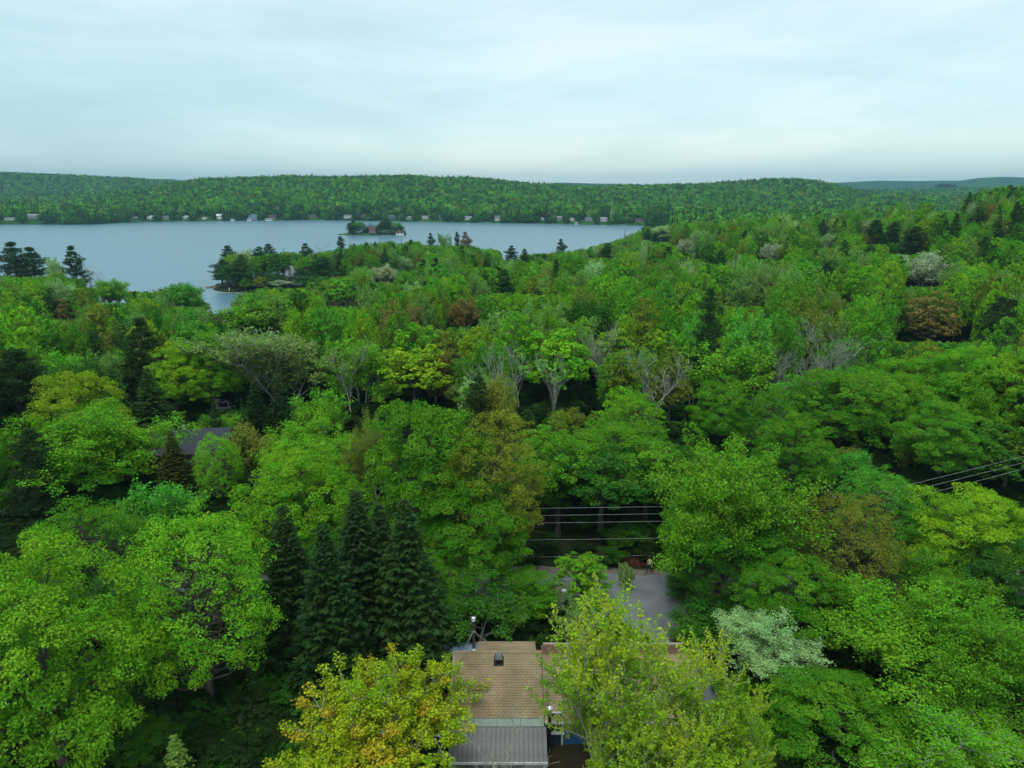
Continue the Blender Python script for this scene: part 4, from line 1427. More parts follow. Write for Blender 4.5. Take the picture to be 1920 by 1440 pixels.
def stuff_forest(name, label, sources, pts, cat):
    """pts: (x,y,z,r,h,rot,idx,(r,g,b))"""
    col = bpy.data.collections.new(name + '_sources')
    for s in sources:
        col.objects.link(s)
    n = len(pts)
    me = bpy.data.meshes.new(name)
    me.vertices.add(n)
    me.vertices.foreach_set('co', np.array([p[:3] for p in pts], np.float32).ravel())
    a = me.attributes.new('scl', 'FLOAT_VECTOR', 'POINT')
    a.data.foreach_set('vector', np.array([(p[3], p[3], p[4]) for p in pts], np.float32).ravel())
    a = me.attributes.new('rot', 'FLOAT_VECTOR', 'POINT')
    a.data.foreach_set('vector', np.array([(0, 0, p[5]) for p in pts], np.float32).ravel())
    a = me.attributes.new('idx', 'INT', 'POINT')
    a.data.foreach_set('value', np.array([p[6] for p in pts], np.int32))
    a = me.attributes.new('tint', 'FLOAT_COLOR', 'POINT')
    a.data.foreach_set('color', np.array([(*p[7], 1) for p in pts], np.float32).ravel())
    o_ = bpy.data.objects.new(name, me)
    C.objects.link(o_)
    tag(o_, label, cat, kind='stuff')
    ng = bpy.data.node_groups.new(name, 'GeometryNodeTree')
    ng.interface.new_socket('Geometry', in_out='INPUT', socket_type='NodeSocketGeometry')
    ng.interface.new_socket('Geometry', in_out='OUTPUT', socket_type='NodeSocketGeometry')
    gi, go = ng.nodes.new('NodeGroupInput'), ng.nodes.new('NodeGroupOutput')
    ci = ng.nodes.new('GeometryNodeCollectionInfo')
    ci.inputs['Collection'].default_value = col
    ci.inputs['Separate Children'].default_value = True
    ci.inputs['Reset Children'].default_value = True
    iop = ng.nodes.new('GeometryNodeInstanceOnPoints')
    iop.inputs['Pick Instance'].default_value = True

    def na(nm, ty):
        q = ng.nodes.new('GeometryNodeInputNamedAttribute')
        q.data_type = ty
        q.inputs['Name'].default_value = nm
        return q.outputs['Attribute']
    ng.links.new(gi.outputs[0], iop.inputs['Points'])
    ng.links.new(ci.outputs[0], iop.inputs['Instance'])
    ng.links.new(na('idx', 'INT'), iop.inputs['Instance Index'])
    ng.links.new(na('rot', 'FLOAT_VECTOR'), iop.inputs['Rotation'])
    ng.links.new(na('scl', 'FLOAT_VECTOR'), iop.inputs['Scale'])
    ng.links.new(iop.outputs[0], go.inputs[0])
    md = o_.modifiers.new('scatter', 'NODES')
    md.node_group = ng
    return o_


order = []
srcs = []
for k in ('maple', 'fine', 'dome', 'pine', 'spruce', 'bare'):
    for v in SPECIES[k]:
        if k == 'bare':
            srcs.append(source_obj(len(srcs), [(v['trunk'], 0), (v['crown'], 0)], [M['bark_grey'], M['leaf_i']], v['h'], v['r']))
        else:
            srcs.append(source_obj(len(srcs), [(v['trunk'], 0), (v['crown'], 1)], [M['bark'], M['leaf_i']], v['h'], v['r']))
        order.append(k)


def jcol(c, a=0.14):
    c = COL[c]
    j = rnd.uniform(1 - a, 1 + a)
    return (c[0] * j * rnd.uniform(.9, 1.1), c[1] * j, c[2] * j * rnd.uniform(.9, 1.1))


pts = []
for k, x, y, z, h, r_, c in rest:
    ids = [i for i, q in enumerate(order) if q == k]
    pts.append((x, y, z, r_, h, rnd.uniform(0, 6.28), rnd.choice(ids), jcol(c)))
stuff_forest('forest', 'mass of mixed trees running down from the hillside to the lake shore', srcs, pts, 'forest')
print('individual trees', len(TREES), cnt, 'massed', len(pts))

# undergrowth: leafy shrubs over the forest floor, mostly tinted dark to stand for shade between trees
us = []
ug = []
for i, v in enumerate(SPECIES['shrub'] + SPECIES['fine'][:2] + SPECIES['maple'][:2] + SPECIES['dome'][:2]):
    us.append(source_obj(i, [(v['trunk'], 0), (v['crown'], 1)], [M['bark'], M['leaf_i']], v['h'], v['r']))
ROAD = np.array([(-90, 52), (-50, 56), (-20, 58.5), (0, 59), (15, 58.5), (30, 58), (55, 60), (100, 72)], float)


def road_y(x):
    return np.interp(x, ROAD[:, 0], ROAD[:, 1])


pts = []
for i in range(9500):
    y = 26 + 200 * rnd.random() ** 1.3
    x = rnd.uniform(-1, 1) * (y * 0.82 + 8)
    if abs(y - road_y(x)) < (4.3 if -8 < x < 30 else 3.6):
        continue
    if -9 < x < 16 and 33 < y < 51.5 and not (x < -8.2 or y > 49.5):
        continue
    if 9.0 < x < 17 and 46 < y < 60:
        continue
    if -50 < x < -30 and 84 < y < 102:
        continue
    if -22 < x < 16 and y > 60 and y < 78 and rnd.random() < 0.8:
        continue
    sc_ = rnd.uniform(0.6, 1.6) if (-9 < x < 18 and y < 64) else rnd.uniform(0.6, 2.0)
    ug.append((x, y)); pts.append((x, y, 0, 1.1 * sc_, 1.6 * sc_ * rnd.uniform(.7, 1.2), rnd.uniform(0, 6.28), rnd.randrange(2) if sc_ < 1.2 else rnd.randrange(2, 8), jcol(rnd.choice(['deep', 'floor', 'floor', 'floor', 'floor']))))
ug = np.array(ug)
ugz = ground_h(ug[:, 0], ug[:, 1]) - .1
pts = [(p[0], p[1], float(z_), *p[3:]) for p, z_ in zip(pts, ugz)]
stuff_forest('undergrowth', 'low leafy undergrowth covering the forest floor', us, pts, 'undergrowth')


# far trees: a few hundred faces each
def far_broad(seed):
    r = np.random.default_rng(seed)
    V, Q, t, c, lc = lobed_crown(1.0, 1.0, 0.12, 8, 4, 9, 0.36, r, lobe=.42, cr=(.2, .34))
    V[:, 2] /= V[:, 2].max()
    return V, Q, t, c


def far_conifer(seed):
    r = np.random.default_rng(seed)
    n = 260
    f = r.uniform(0, 1, n) ** 1.2
    a = r.uniform(0, 6.28, n)
    R = (1 - f) ** 0.9 * r.uniform(.4, 1, n) + .03
    cdir = np.stack([np.cos(a), np.sin(a), np.zeros(n)], -1)
    p = cdir * R[:, None] + np.stack([0 * f, 0 * f, .06 + .92 * f], -1)
    A_ = norm(cdir + np.stack([0 * f, 0 * f, r.uniform(-.5, .0, n)], -1)) * np.array([.24, .24, .09])
    B_ = norm(np.cross(cdir, np.array([0, 0, 1.0])) + r.normal(0, .25, (n, 3))) * np.array([.14, .14, .03])
    V, Q = kites(p, A_, B_)
    return V, Q, np.clip(r.normal(.45, .2, n), 0, 1), r.uniform(0, 1, n)


fs = []
for i in range(6):
    V, Q, t, c = far_broad(200 + i) if i < 4 else far_conifer(200 + i)
    tb = MB()
    tb.tube([(0, 0, 0), (0, 0, .5)], [.05, .02], 4, cap=False)
    tv = np.array(tb.v)
    tq = np.array(tb.f)
    me = mk_mesh('distant_tree', np.vstack([V, tv]), np.vstack([Q, tq + len(V)]), [M['leaf_i'], M['bark']],
                 np.concatenate([np.zeros(len(Q)), np.ones(len(tq))]), {'tone': np.concatenate([t, np.full(len(tq), .5)]), 'clump': np.concatenate([c, np.full(len(tq), .5)])})
    fs.append(bpy.data.objects.new('far_src_%d' % i, me))

HOUSES = []     # filled below: (x, y, halfwidth) sight lines to keep open

# ------------------------------------------------------------------ far-shore houses
def gable_house(name, x, y, z, w, d, h, rh, wall, roof, label, cat='house', group=None, storeys=1, win=3, along=True, deck=False, rz=0.0, front='-y', balcony=None):
    """small house facing the camera; ridge along x when along, else gable to the front"""
    e_ = empty(name, (x, y, z), label, cat, group, rz)
    m = MB()
    m.box(-w / 2, w / 2, -d / 2, d / 2, -2.5, h)
    if along:
        m.hexa([(-w / 2, -d / 2, h), (w / 2, -d / 2, h), (w / 2, d / 2, h), (-w / 2, d / 2, h)],
               [(-w / 2, -0.05, h + rh - .05), (w / 2, -0.05, h + rh - .05), (w / 2, 0.05, h + rh - .05), (-w / 2, 0.05, h + rh - .05)])
    else:
        m.hexa([(-w / 2, -d / 2, h), (w / 2, -d / 2, h), (w / 2, d / 2, h), (-w / 2, d / 2, h)],
               [(-.05, -d / 2, h + rh - .05), (.05, -d / 2, h + rh - .05), (.05, d / 2, h + rh - .05), (-.05, d / 2, h + rh - .05)])
    m.build('wall', M[wall], e_)
    r = MB()
    ov, th = 0.5, 0.22
    for s in (-1, 1):
        if along:
            b0, b1 = s * (d / 2 + ov), 0
            zb = h - rh * ov / (d / 2)
            P = [(-w / 2 - ov, b0, zb), (w / 2 + ov, b0, zb), (w / 2 + ov, b1, h + rh), (-w / 2 - ov, b1, h + rh)]
        else:
            b0 = s * (w / 2 + ov)
            zb = h - rh * ov / (w / 2)
            P = [(b0, -d / 2 - ov, zb), (0, -d / 2 - ov, h + rh), (0, d / 2 + ov, h + rh), (b0, d / 2 + ov, zb)]
        if s > 0:
            P = P[::-1]
        r.hexa([(p[0], p[1], p[2] + 0.02) for p in P], [(p[0], p[1], p[2] + th) for p in P])
    r.build('roof', M[roof], e_)
    for st in range(storeys):
        zz = 0.9 + st * 2.8
        for k in range(win):
            cx = -w / 2 + w * (k + 0.5) / win
            hw = min(0.8, w / win * 0.32)
            f = MB()
            f.box(cx - hw - .12, cx + hw + .12, -d / 2 - 0.10, -d / 2 - 0.003, zz - .12, zz + 1.42)
            f_ = f.build('window', M['white'], e_)
            g = MB()
            g.box(cx - hw, cx + hw, -d / 2 - 0.16, -d / 2 - 0.103, zz, zz + 1.3)
            g.build('pane', M['glass'], f_)
    if deck:
        k = MB()
        k.box(-w / 2 - .6, w / 2 + .6, -d / 2 - 2.6, -d / 2 - 0.2, -0.35, -0.15)
        for q in range(5):
            xx = -w / 2 - .5 + (w + 1.0) * q / 4
            k.box(xx - .07, xx + .07, -d / 2 - 2.55, -d / 2 - 2.41, -3.0, .75)
        k.box(-w / 2 - .6, w / 2 + .6, -d / 2 - 2.62, -d / 2 - 2.38, .76, .84)
        k.build('deck', M['dock'], e_)
    return e_


G_SHORE = 'houses along the far shore'
far_houses = [
    # px, base py, width px, height px, wall, roof, storeys, windows, gable-to-front, deck, label
    (18, 412.5, 19, 4, 'white', 'greyroof', 1, 4, 0, 0, 'long low white cottage at the left end of the far shore'),
    (62, 409, 19, 7, 'greywall', 'greyroof', 2, 5, 0, 1, 'pale cottage with two rows of windows, second from the left on the far shore'),
    (254, 411, 13, 4, 'brown', 'greyroof', 1, 3, 0, 0, 'low brown cabin with pale roof, just right of the shore step at left'),
    (282, 411, 11, 6, 'white', 'white', 1, 2, 1, 1, 'small bright white gabled cottage third along the far shore'),
    (311, 411, 12, 6, 'greywall', 'slate', 1, 3, 0, 1, 'grey cottage with dark roof between two white ones at left'),
    (347, 410, 8, 5, 'white', 'white', 1, 2, 1, 0, 'little white gabled cottage left of the tall white cube house'),
    (383, 411, 9, 4, 'white', 'greyroof', 1, 2, 1, 1, 'white boathouse cottage immediately left of the tall white cube house'),
    (411, 411, 9, 9, 'white', 'white', 2, 2, 0, 1, 'tall narrow white two-storey house on the far shore'),
    (474, 412, 15, 10, 'bluewall', 'greyroof', 3, 3, 1, 1, 'large blue-grey gabled house with decks on the far shore'),
    (511, 411, 13, 7, 'brown', 'red_roof', 2, 3, 0, 1, 'brown two-storey house right of the large blue-grey one'),
    (586, 408, 14, 6, 'brown', 'slate', 1, 3, 1, 0, 'dark brown gabled house with three bright windows'),
    (652, 409, 14, 6, 'white', 'slate', 1, 4, 0, 1, 'white cottage with grey-green roof above the left end of the island'),
    (681, 408, 10, 6, 'brown', 'greyroof', 1, 2, 1, 0, 'brown gabled cabin above the left part of the island'),
    (735, 409, 13, 5, 'bluewall', 'slate', 1, 4, 0, 0, 'low blue-grey house behind the right part of the island'),
    (766, 411, 9, 5, 'greywall', 'white', 1, 2, 1, 1, 'small house with a white gable right of the island'),
    (797, 410, 12, 5, 'white', 'greyroof', 1, 3, 0, 1, 'white cottage with pale roof, second right of the island'),
    (825, 410, 9, 8, 'greywall', 'slate', 3, 2, 1, 1, 'narrow three-storey grey house right of the island'),
    (878, 412, 12, 6, 'white', 'greyroof', 1, 3, 0, 0, 'white and grey cottage left of the tall cream house'),
    (933, 414, 10, 9, 'white', 'slate', 2, 3, 0, 1, 'tall cream two-storey house near the middle of the far shore'),
    (1016, 413, 8, 5, 'white', 'white', 1, 1, 1, 0, 'small white round-looking hut by itself on the far shore'),
    (1050, 413, 12, 7, 'greywall', 'greyroof', 2, 3, 0, 1, 'pale blue house right of the round tree on the far shore'),
    (1072, 414, 10, 6, 'white', 'greyroof', 1, 3, 1, 1, 'white gabled cottage between the pale blue and the slate-blue house'),
    (1104, 414, 14, 8, 'bluewall', 'slate', 2, 4, 1, 1, 'slate-blue gabled house left of the bright white cube house'),
    (1132, 415, 12, 7, 'white', 'greyroof', 2, 3, 0, 1, 'bright white house at the right part of the far shore'),
    (1200, 416, 18, 6, 'brown', 'red_roof', 1, 5, 0, 1, 'long brown house near the right end of the far shore'),
    (1312, 414, 15, 5, 'greywall', 'slate', 1, 4, 0, 0, 'low grey house behind the near treetops, past the lake end'),
    (1350, 413, 10, 6, 'white', 'greyroof', 1, 3, 0, 0, 'left one of two white houses past the end of the lake'),
    (1366, 412, 8, 5, 'white', 'greyroof', 1, 2, 1, 0, 'right, smaller one of two white houses past the end of the lake'),
]
for (px_, py_, w_, h_, wall, roof, st, wn, gf, dk, lab) in far_houses:
    x, y, z = solve_base(px_, py_, 0.0, y0=1095 if px_ > 950 else 1110, y1=1700)
    _, _, dep = project(x, y, z)
    k = dep / F
    w = w_ * k
    tot = max(h_ * k, 3.6)
    d_ = min(w, 8.0)
    rh = min(0.32 * tot, 2.6)
    gable_house('house' if h_ > 4 else 'cottage', x, y + 3, z, w, d_, tot - rh, rh, wall, roof, lab, 'house', G_SHORE, max(1, min(st, int((tot - rh) / 2.6))), wn, not gf, bool(dk))
    HOUSES.append((x, y, w * 0.62))

# boathouses and docks along the far shore
for (px_, w_, kind, lab) in [(430, 6, 'b', 'tiny white boathouse at the water left of the large blue-grey house'), (499, 12, 'b', 'long low white boathouse in front of the brown two-storey house'),
                             (462, 7, 'b', 'white boathouse at the foot of the large blue-grey house'), (1082, 5, 'b', 'small white boathouse left of the slate-blue house'),
                             (1037, 4, 'd', 'short dock below the pale blue house'), (395, 16, 'd', 'dock left of the tall narrow white house'), (262, 12, 'd', 'dock in front of the low brown cabin'),
                             (335, 14, 'd', 'dock in front of the little white gabled cottage'), (915, 12, 'd', 'dock left of the tall cream house'), (1170, 14, 'd', 'dock left of the long brown house'),
                             (600, 10, 'd', 'dock below the dark brown gabled house'), (790, 10, 'd', 'dock below the white cottage right of the island')]:
    u = (px_ - 960) / 1386
    ys = np.linspace(1050, 1320, 400)
    s = poly_sdf(SHORE, u * ys, ys)
    y = float(ys[int(np.argmax(s > 0.5))])
    x = u * y
    k = y / 1300
    if kind == 'b':
        gable_house('boathouse', x, y, 0.5, w_ * k, 5, 1.9, 1.1, 'white', 'greyroof', lab, 'boathouse', 'boathouses on the far shore', 1, 2, True)
    else:
        e_ = empty('dock', (x, y - 2, 0), lab, 'dock', 'docks on the far shore')
        m = MB()
        m.box(-w_ * k / 2, w_ * k / 2, -2.5, 0.5, .35, .55)
        m.box(-1, 1, 0.5, 6, .35, .55)
        m.build('deck', M['dock'], e_)
        for sx in (-1, 1):
            q = MB()
            q.box(sx * w_ * k / 2 * .9 - .15, sx * w_ * k / 2 * .9 + .15, -2.4, -2.1, -1.5, 1.1)
            q.build('post', M['white'], e_)
    HOUSES.append((x, y, w_ * k * 0.6))
HO = np.array(HOUSES)

# far shore and hill forest
pts = []
for (ya, yb, sp) in ((720, 1320, 8.2), (1320, 1950, 9.6), (1950, 3000, 12.5)):
    n_y = int((yb - ya) / sp)
    for iy in range(n_y):
        y = ya + iy * sp
        n_x = int(1.60 * y / sp)
        fx = (np.arange(n_x) / n_x * 1.6 - 0.8) * y + rng.uniform(-.45, .45, n_x) * sp
        fy = y + rng.uniform(-.45, .45, n_x) * sp
        u_px = 960 + fx / fy * 1386
        if ya >= 1950:
            hid = np.interp(u_px, R1[:, 0], R1[:, 1]) < np.interp(u_px, R2[:, 0], R2[:, 1]) - 6
            ok = ~hid
            ok &= ~((fy > 1990) & (fy < 2230))
        else:
            ok = np.ones(n_x, bool)
        sdv = poly_sdf(SHORE, fx, fy)
        ok &= sdv > 0.8
        g = ground_h(fx, fy)
        ok &= g > .2
        for i in np.nonzero(ok)[0]:
            x_, y_ = fx[i], fy[i]
            s_ = sdv[i]
            near = (HO[:, 1] + 6 > y_) & (y_ > HO[:, 1] - 70) & (np.abs(HO[:, 0] * (y_ / HO[:, 1]) - x_) < HO[:, 2] + 1.6)
            if y_ < 1420 and near.any():
                continue
            patch = math.sin(x_ * .013 + 2) * math.cos(y_ * .011) + math.sin(x_ * .031 + y_ * .023)
            con = rnd.random() < (0.55 if s_ < 12 else 0.36 if s_ < 30 else 0.17 if s_ < 90 else 0.04 + 0.22 * (patch > 0.9) + 0.2 * (abs(y_ - Y1) < 40))  # more dark conifers by the water, partly standing for shade under shore trees
            if con:
                h_, r_, c_, id_ = rnd.uniform(12, 21), rnd.uniform(2.4, 3.8), rnd.choice(['spruce', 'dkpine', 'pine', 'bluepine']), 4 + rnd.randrange(2)
            else:
                h_, r_, id_ = rnd.uniform(9.5, 17.5), rnd.uniform(3.8, 8.2), rnd.randrange(4)
                c_ = rnd.choices(['bright', 'green', 'deep', 'fresh', 'soft', 'olive'], [8, 34, 40, 8, 6, 4] if patch < 0 else [16, 42, 24, 12, 3, 3])[0]
                if s_ < 30:
                    h_ *= .8
                    r_ *= .85
                    c_ = rnd.choice(['green', 'deep', 'deep', 'deep'])
            pts.append((x_, y_, g[i] - .3, r_, h_, rnd.uniform(0, 6.28), id_, tuple(q * .92 for q in jcol(c_, .28))))
stuff_forest('hill_forest', 'dense forest covering the hills beyond the lake', fs, pts, 'forest')
print('far trees', len(pts))

# ------------------------------------------------------------------ the island
IX, IY = ISLAND[0], ISLAND[1]
isl = [(655, 417, 11, 'pine', 'dkpine'), (662, 412, 12, 'pine', 'dkpine'), (670, 414, 18, 'fine', 'green'), (676, 420, 12, 'fine', 'soft'), (681, 427, 5, 'spruce', 'spruce'), (684, 424, 5, 'spruce', 'spruce'),
       (688, 420, 6, 'spruce', 'spruce'), (692, 418, 6, 'spruce', 'spruce'), (695, 416, 6, 'spruce', 'dkpine'), (700, 419, 8, 'spruce', 'dkpine'), (705, 420, 7, 'spruce', 'spruce'), (709, 422, 8, 'pine', 'dkpine'),
       (715, 414, 13, 'pine', 'cedar'), (722, 410, 17, 'pine', 'pine'), (728, 412, 15, 'pine', 'pine'), (733, 416, 11, 'pine', 'dkpine'), (738, 418, 10, 'fine', 'soft'), (744, 415, 12, 'fine', 'soft'),
       (749, 419, 10, 'fine', 'green'), (755, 424, 7, 'spruce', 'spruce'), (758, 430, 6, 'spruce', 'dkpine'), (667, 430, 11, 'fine', 'deep'), (659, 432, 9, 'fine', 'deep'), (717, 430, 12, 'fine', 'deep'), (728, 431, 12, 'fine', 'deep'), (738, 432, 8, 'maple', 'deep')]
ords = ['first', 'second', 'third', 'fourth', 'fifth', 'sixth', 'seventh', 'eighth', 'ninth', 'tenth', 'eleventh', 'twelfth', 'thirteenth', 'fourteenth', 'fifteenth', 'sixteenth',
        'seventeenth', 'eighteenth', 'nineteenth', 'twentieth', 'twenty-first', 'twenty-second', 'twenty-third', 'twenty-fourth', 'twenty-fifth', 'twenty-sixth', 'twenty-seventh', 'twenty-eighth', 'twenty-ninth', 'thirtieth', 'thirty-first', 'thirty-second', 'thirty-third', 'thirty-fourth', 'thirty-fifth', 'thirty-sixth']
isl += [(664, 420, 14, 'pine', 'dkpine'), (673, 424, 12, 'dome', 'deep'), (686, 426, 9, 'spruce', 'dkpine'), (690, 424, 9, 'spruce', 'spruce'), (703, 424, 10, 'spruce', 'dkpine'), (712, 418, 12, 'dome', 'deep'),
        (725, 418, 16, 'dome', 'deep'), (735, 422, 12, 'dome', 'deep'), (742, 424, 10, 'spruce', 'dkpine'), (657, 424, 10, 'spruce', 'dkpine')]
isl.sort()
for i, (px_, py_, w_, k_, c_) in enumerate(isl):
    front = py_ >= 430
    Y = IY + (-9 if front else rnd.uniform(-3, 7))
    if 694 < px_ < 712 and not front:
        Y = IY + 9
    p = at_Y(px_, py_, Y)
    z = gh(p[0], p[1])
    t = dict(key=k_, x=p[0], y=p[1], z=z - .1, h=max(4.0, p[2] - z), r=w_ * Y / F / 2 * (2.0 if w_ < 9 else 1.4), col=c_, var=None, rot=None,
             label=('low ' if front else '') + CNAME[c_] + ' ' + KNAME[k_] + ' on the island, ' + ords[i] + ' from its left end')
    make_tree(t)
p = at_Y(698.5, 437, IY - 5)
gable_house('island_house', p[0], IY - 3, 2.2, 8.0, 6, 4.6, 2.6, 'pink', 'red_roof', 'red house with a white balcony band in the middle of the island', 'house', None, 2, 3, True, True)
p = at_Y(750, 440, IY - 12)
gable_house('boathouse', p[0], IY - 10, 0.9, 9.5, 5, 2.4, 1.6, 'white', 'red_roof', 'white boathouse with red-brown roof at the right end of the island', 'boathouse', None, 1, 2, True)
for i in range(14):
    a = rnd.uniform(math.pi * 1.02, math.pi * 1.98)
    x, y = IX + ISLAND[2] * .98 * math.cos(a), IY + ISLAND[3] * .98 * math.sin(a)
    pass
def boulder_mb(r, s, flat=.6):
    m = MB()
    pr = [(0.01, -s * flat), (s * .7, -s * flat * .7), (s, 0), (s * .8, s * flat * .6), (s * .35, s * flat * .95), (0.01, s * flat)]
    m.lathe((0, 0, 0), pr, 8)
    m.v = [(x * (1 + r.normal(0, .12)), y * (1 + r.normal(0, .12)), z * (1 + r.normal(0, .1))) for x, y, z in m.v]
    return m
m = MB()
for i in range(60):
    a = rnd.uniform(0, 6.28)
    k = rnd.uniform(.97, 1.06)
    b = boulder_mb(rng, rnd.uniform(.5, 1.5))
    off = (IX + ISLAND[2] * k * math.cos(a), IY + ISLAND[3] * k * math.sin(a), .2)
    n0 = len(m.v)
    m.v += [(p_[0] + off[0], p_[1] + off[1], p_[2] + off[2]) for p_ in b.v]
    m.f += [tuple(n0 + q for q in f) for f in b.f]
tag(m.build('shore_rocks', M['rock']), 'grey boulders ringing the waterline of the island', 'rocks', kind='stuff')

# ------------------------------------------------------------------ grey lakeside house, dock, rocks on the point
p = at_Y(553, 543, 396)
gable_house('lakeside_house', p[0], 400, gh(p[0], 400), 9, 9, 4.6, 5.2, 'greywall', 'greyroof', 'grey lakeside house with steep pale roof half hidden by pines on the point', 'house', None, 2, 3, True)
p = at_Z(433, 549.5, 0.3)
e_ = empty('dock', (p[0], p[1], 0), 'weathered dock along the dark inlet at the wooded point', 'dock')
for i in range(14):
    m = MB()
    m.box(-6.2 + i * 0.95, -6.2 + i * .95 + .88, -0.9, .9, .32, .42)
    m.build('plank', M['dock'], e_)
for sx in (-5.8, -2, 2, 5.8):
    m = MB()
    m.tube([(sx, -.8, -1.5), (sx, -.8, .7)], .12, 6)
    m.build('post', M['wood_pole'], e_)
p2 = at_Z(430.5, 547, 0.5)
e_ = empty('beach_umbrella', (p2[0], p2[1], 0.42), 'folded white umbrella standing on the inlet dock', 'umbrella')
m = MB(); m.tube([(0, 0, 0), (0, 0, 2.0)], .04, 6); m.build('pole', M['steel'], e_)
m = MB(); m.lathe((0, 0, 0), [(.05, 2.3), (.22, 1.9), (.28, 1.2), (.15, .8)], 10); m.build('canopy', M['white'], e_, smooth=True)
for (px_, py_, s, lab) in [(392, 539.5, 2.0, 'flat dark boulder farthest out in the water off the point'), (399, 537.5, 1.3, 'small boulder between the outermost boulder and the point'),
                           (403, 540, 1.5, 'grey boulder touching the trees on the point')]:
    p = at_Z(px_, py_, 0)
    o_ = boulder_mb(rng, s, .4).build('boulder', M['rock'], smooth=False, loc=(p[0], p[1], .1))
    tag(o_, lab, 'boulder', 'boulders off the wooded point')

# ------------------------------------------------------------------ charcoal-roofed house at left
p = at_Y(357, 806, 92)
e_ = empty('house', (p[0], p[1], gh(p[0], p[1])), 'house with a plain charcoal shingle roof, buried among trees at left', 'house', None, math.radians(9))
zr = p[2] - gh(p[0], p[1])
m = MB()
m.box(-5, 5, -4, 4, -.3, zr - 1.95)
m.build('wall', M['brown'], e_)
for s in (-1, 1):
    m = MB()
    P = [(-5.4, s * 4.5, zr - 2.0), (5.4, s * 4.5, zr - 2.0), (5.4, 0, zr), (-5.4, 0, zr)]
    if s > 0:
        P = P[::-1]
    m.hexa([(a, b, c) for a, b, c in P], [(a, b, c + .12) for a, b, c in P])
    # shingle courses, each a little proud of the one below
    r_ = m.build('roof', M['charcoal'], e_)
    m = MB()
    for i in range(16):
        t0, t1 = i / 16, (i + 1.05) / 16
        y0_, y1_ = s * 4.5 * (1 - t0), s * 4.5 * (1 - t1)
        z0_, z1_ = zr - 2 + 2 * t0 + .155, zr - 2 + 2 * t1 + .13
        m.quad((-5.42, y0_, z0_), (5.42, y0_, z0_), (5.42, y1_, z1_), (-5.42, y1_, z1_))
    o_ = m.build('shingle_courses', M['charcoal'], r_)
    tag(o_, kind='stuff')
m = MB(); m.box(-1.2, -.8, .4, .8, zr - .3, zr + .45); m.build('chimney', M['greywall'], e_)
p = at_Y(417, 756, 120)
gable_house('shed', p[0], 122, gh(p[0], 122), 3.4, 3.4, p[2] - gh(p[0], 122) - .9, .9, 'greywall', 'canopy', 'shed with a pale greenish roof deep in the trees under the birch', 'shed', None, 1, 1, True)

# ------------------------------------------------------------------ road and driveway
def strip(name, line, half, z_off, mat, edge=None):
    V, Q = [], []
    line = np.array(line, float)
    # resample
    d = np.concatenate([[0], np.cumsum(np.hypot(*np.diff(line, axis=0).T))])
    s = np.arange(0, d[-1], 1.0)
    xs, ys = np.interp(s, d, line[:, 0]), np.interp(s, d, line[:, 1])
    ker = np.ones(9) / 9
    xs = np.convolve(np.pad(xs, 4, 'edge'), ker, 'valid')
    ys = np.convolve(np.pad(ys, 4, 'edge'), ker, 'valid')
    tx, ty = np.gradient(xs), np.gradient(ys)
    L = np.hypot(tx, ty)
    nx, ny = -ty / L, tx / L
    hw = half if hasattr(half, '__len__') else np.full(len(xs), half)
    hw = np.interp(np.linspace(0, 1, len(xs)), np.linspace(0, 1, len(hw)), hw)
    hw = hw + 0.16 * np.sin(s * .9) + .1 * np.sin(s * 2.3 + 1)
    rows = []
    for k in (-1, -.5, 0, .5, 1):
        X, Y_ = xs + nx * hw * k, ys + ny * hw * k
        rows.append(np.stack([X, Y_, ground_h(X, Y_) + z_off], -1))
    V = np.stack(rows, 1).reshape(-1, 3)
    n = 5
    for i in range(len(xs) - 1):
        for k in range(n - 1):
            a = i * n + k
            Q.append((a, a + n, a + n + 1, a + 1))
    me = mk_mesh(name, V, np.array(Q), [mat], smooth=True)
    if me.polygons[0].normal.z < 0:
        me.flip_normals()
    o_ = bpy.data.objects.new(name, me)
    C.objects.link(o_)
    tag(o_, kind='structure')
    return o_


DRIVE = [(9.5, 58), (12.5, 55), (14.0, 51.5), (14.6, 48), (15.2, 44), (17.5, 39), (22, 33)]
strip('verge', ROAD, 4.3, 0.05, M['gravel'])
strip('road', ROAD, 3.1, 0.075, M['asphalt'])
strip('driveway', DRIVE, [3.4, 2.6, 1.8, 1.7, 1.7, 1.7, 1.7], 0.10, M['asphalt'])

# ------------------------------------------------------------------ the brown-roofed house
GZ = gh(0, 42)
H = empty('brown_roofed_house', (0, 42, GZ), 'house with brown shingle roof and a metal porch roof at the bottom of the picture', 'house')


def L3(x, y, z):
    return (x, y - 42, z - GZ)


def box_at(m, x0, x1, y0, y1, z0, z1):
    m.box(x0, x1, y0 - 42, y1 - 42, z0 - GZ, z1 - GZ)


# roof planes: near eave, ridge, far eave
ez, ey, rz_, ry_, fz, fy_ = 21.05, 39.7, 22.55, 44.7, 21.85, 46.9
XL, XM, XR = -4.2, 2.15, 12.9


def zroof(y):
    return ez + (rz_ - ez) * (y - ey) / (ry_ - ey)


def slab(m, x0, x1, ya, za, yb, zb, th=.12):
    m.hexa([L3(x0, ya, za - th), L3(x1, ya, za - th), L3(x1, yb, zb - th), L3(x0, yb, zb - th)],
           [L3(x0, ya, za), L3(x1, ya, za), L3(x1, yb, zb), L3(x0, yb, zb)])


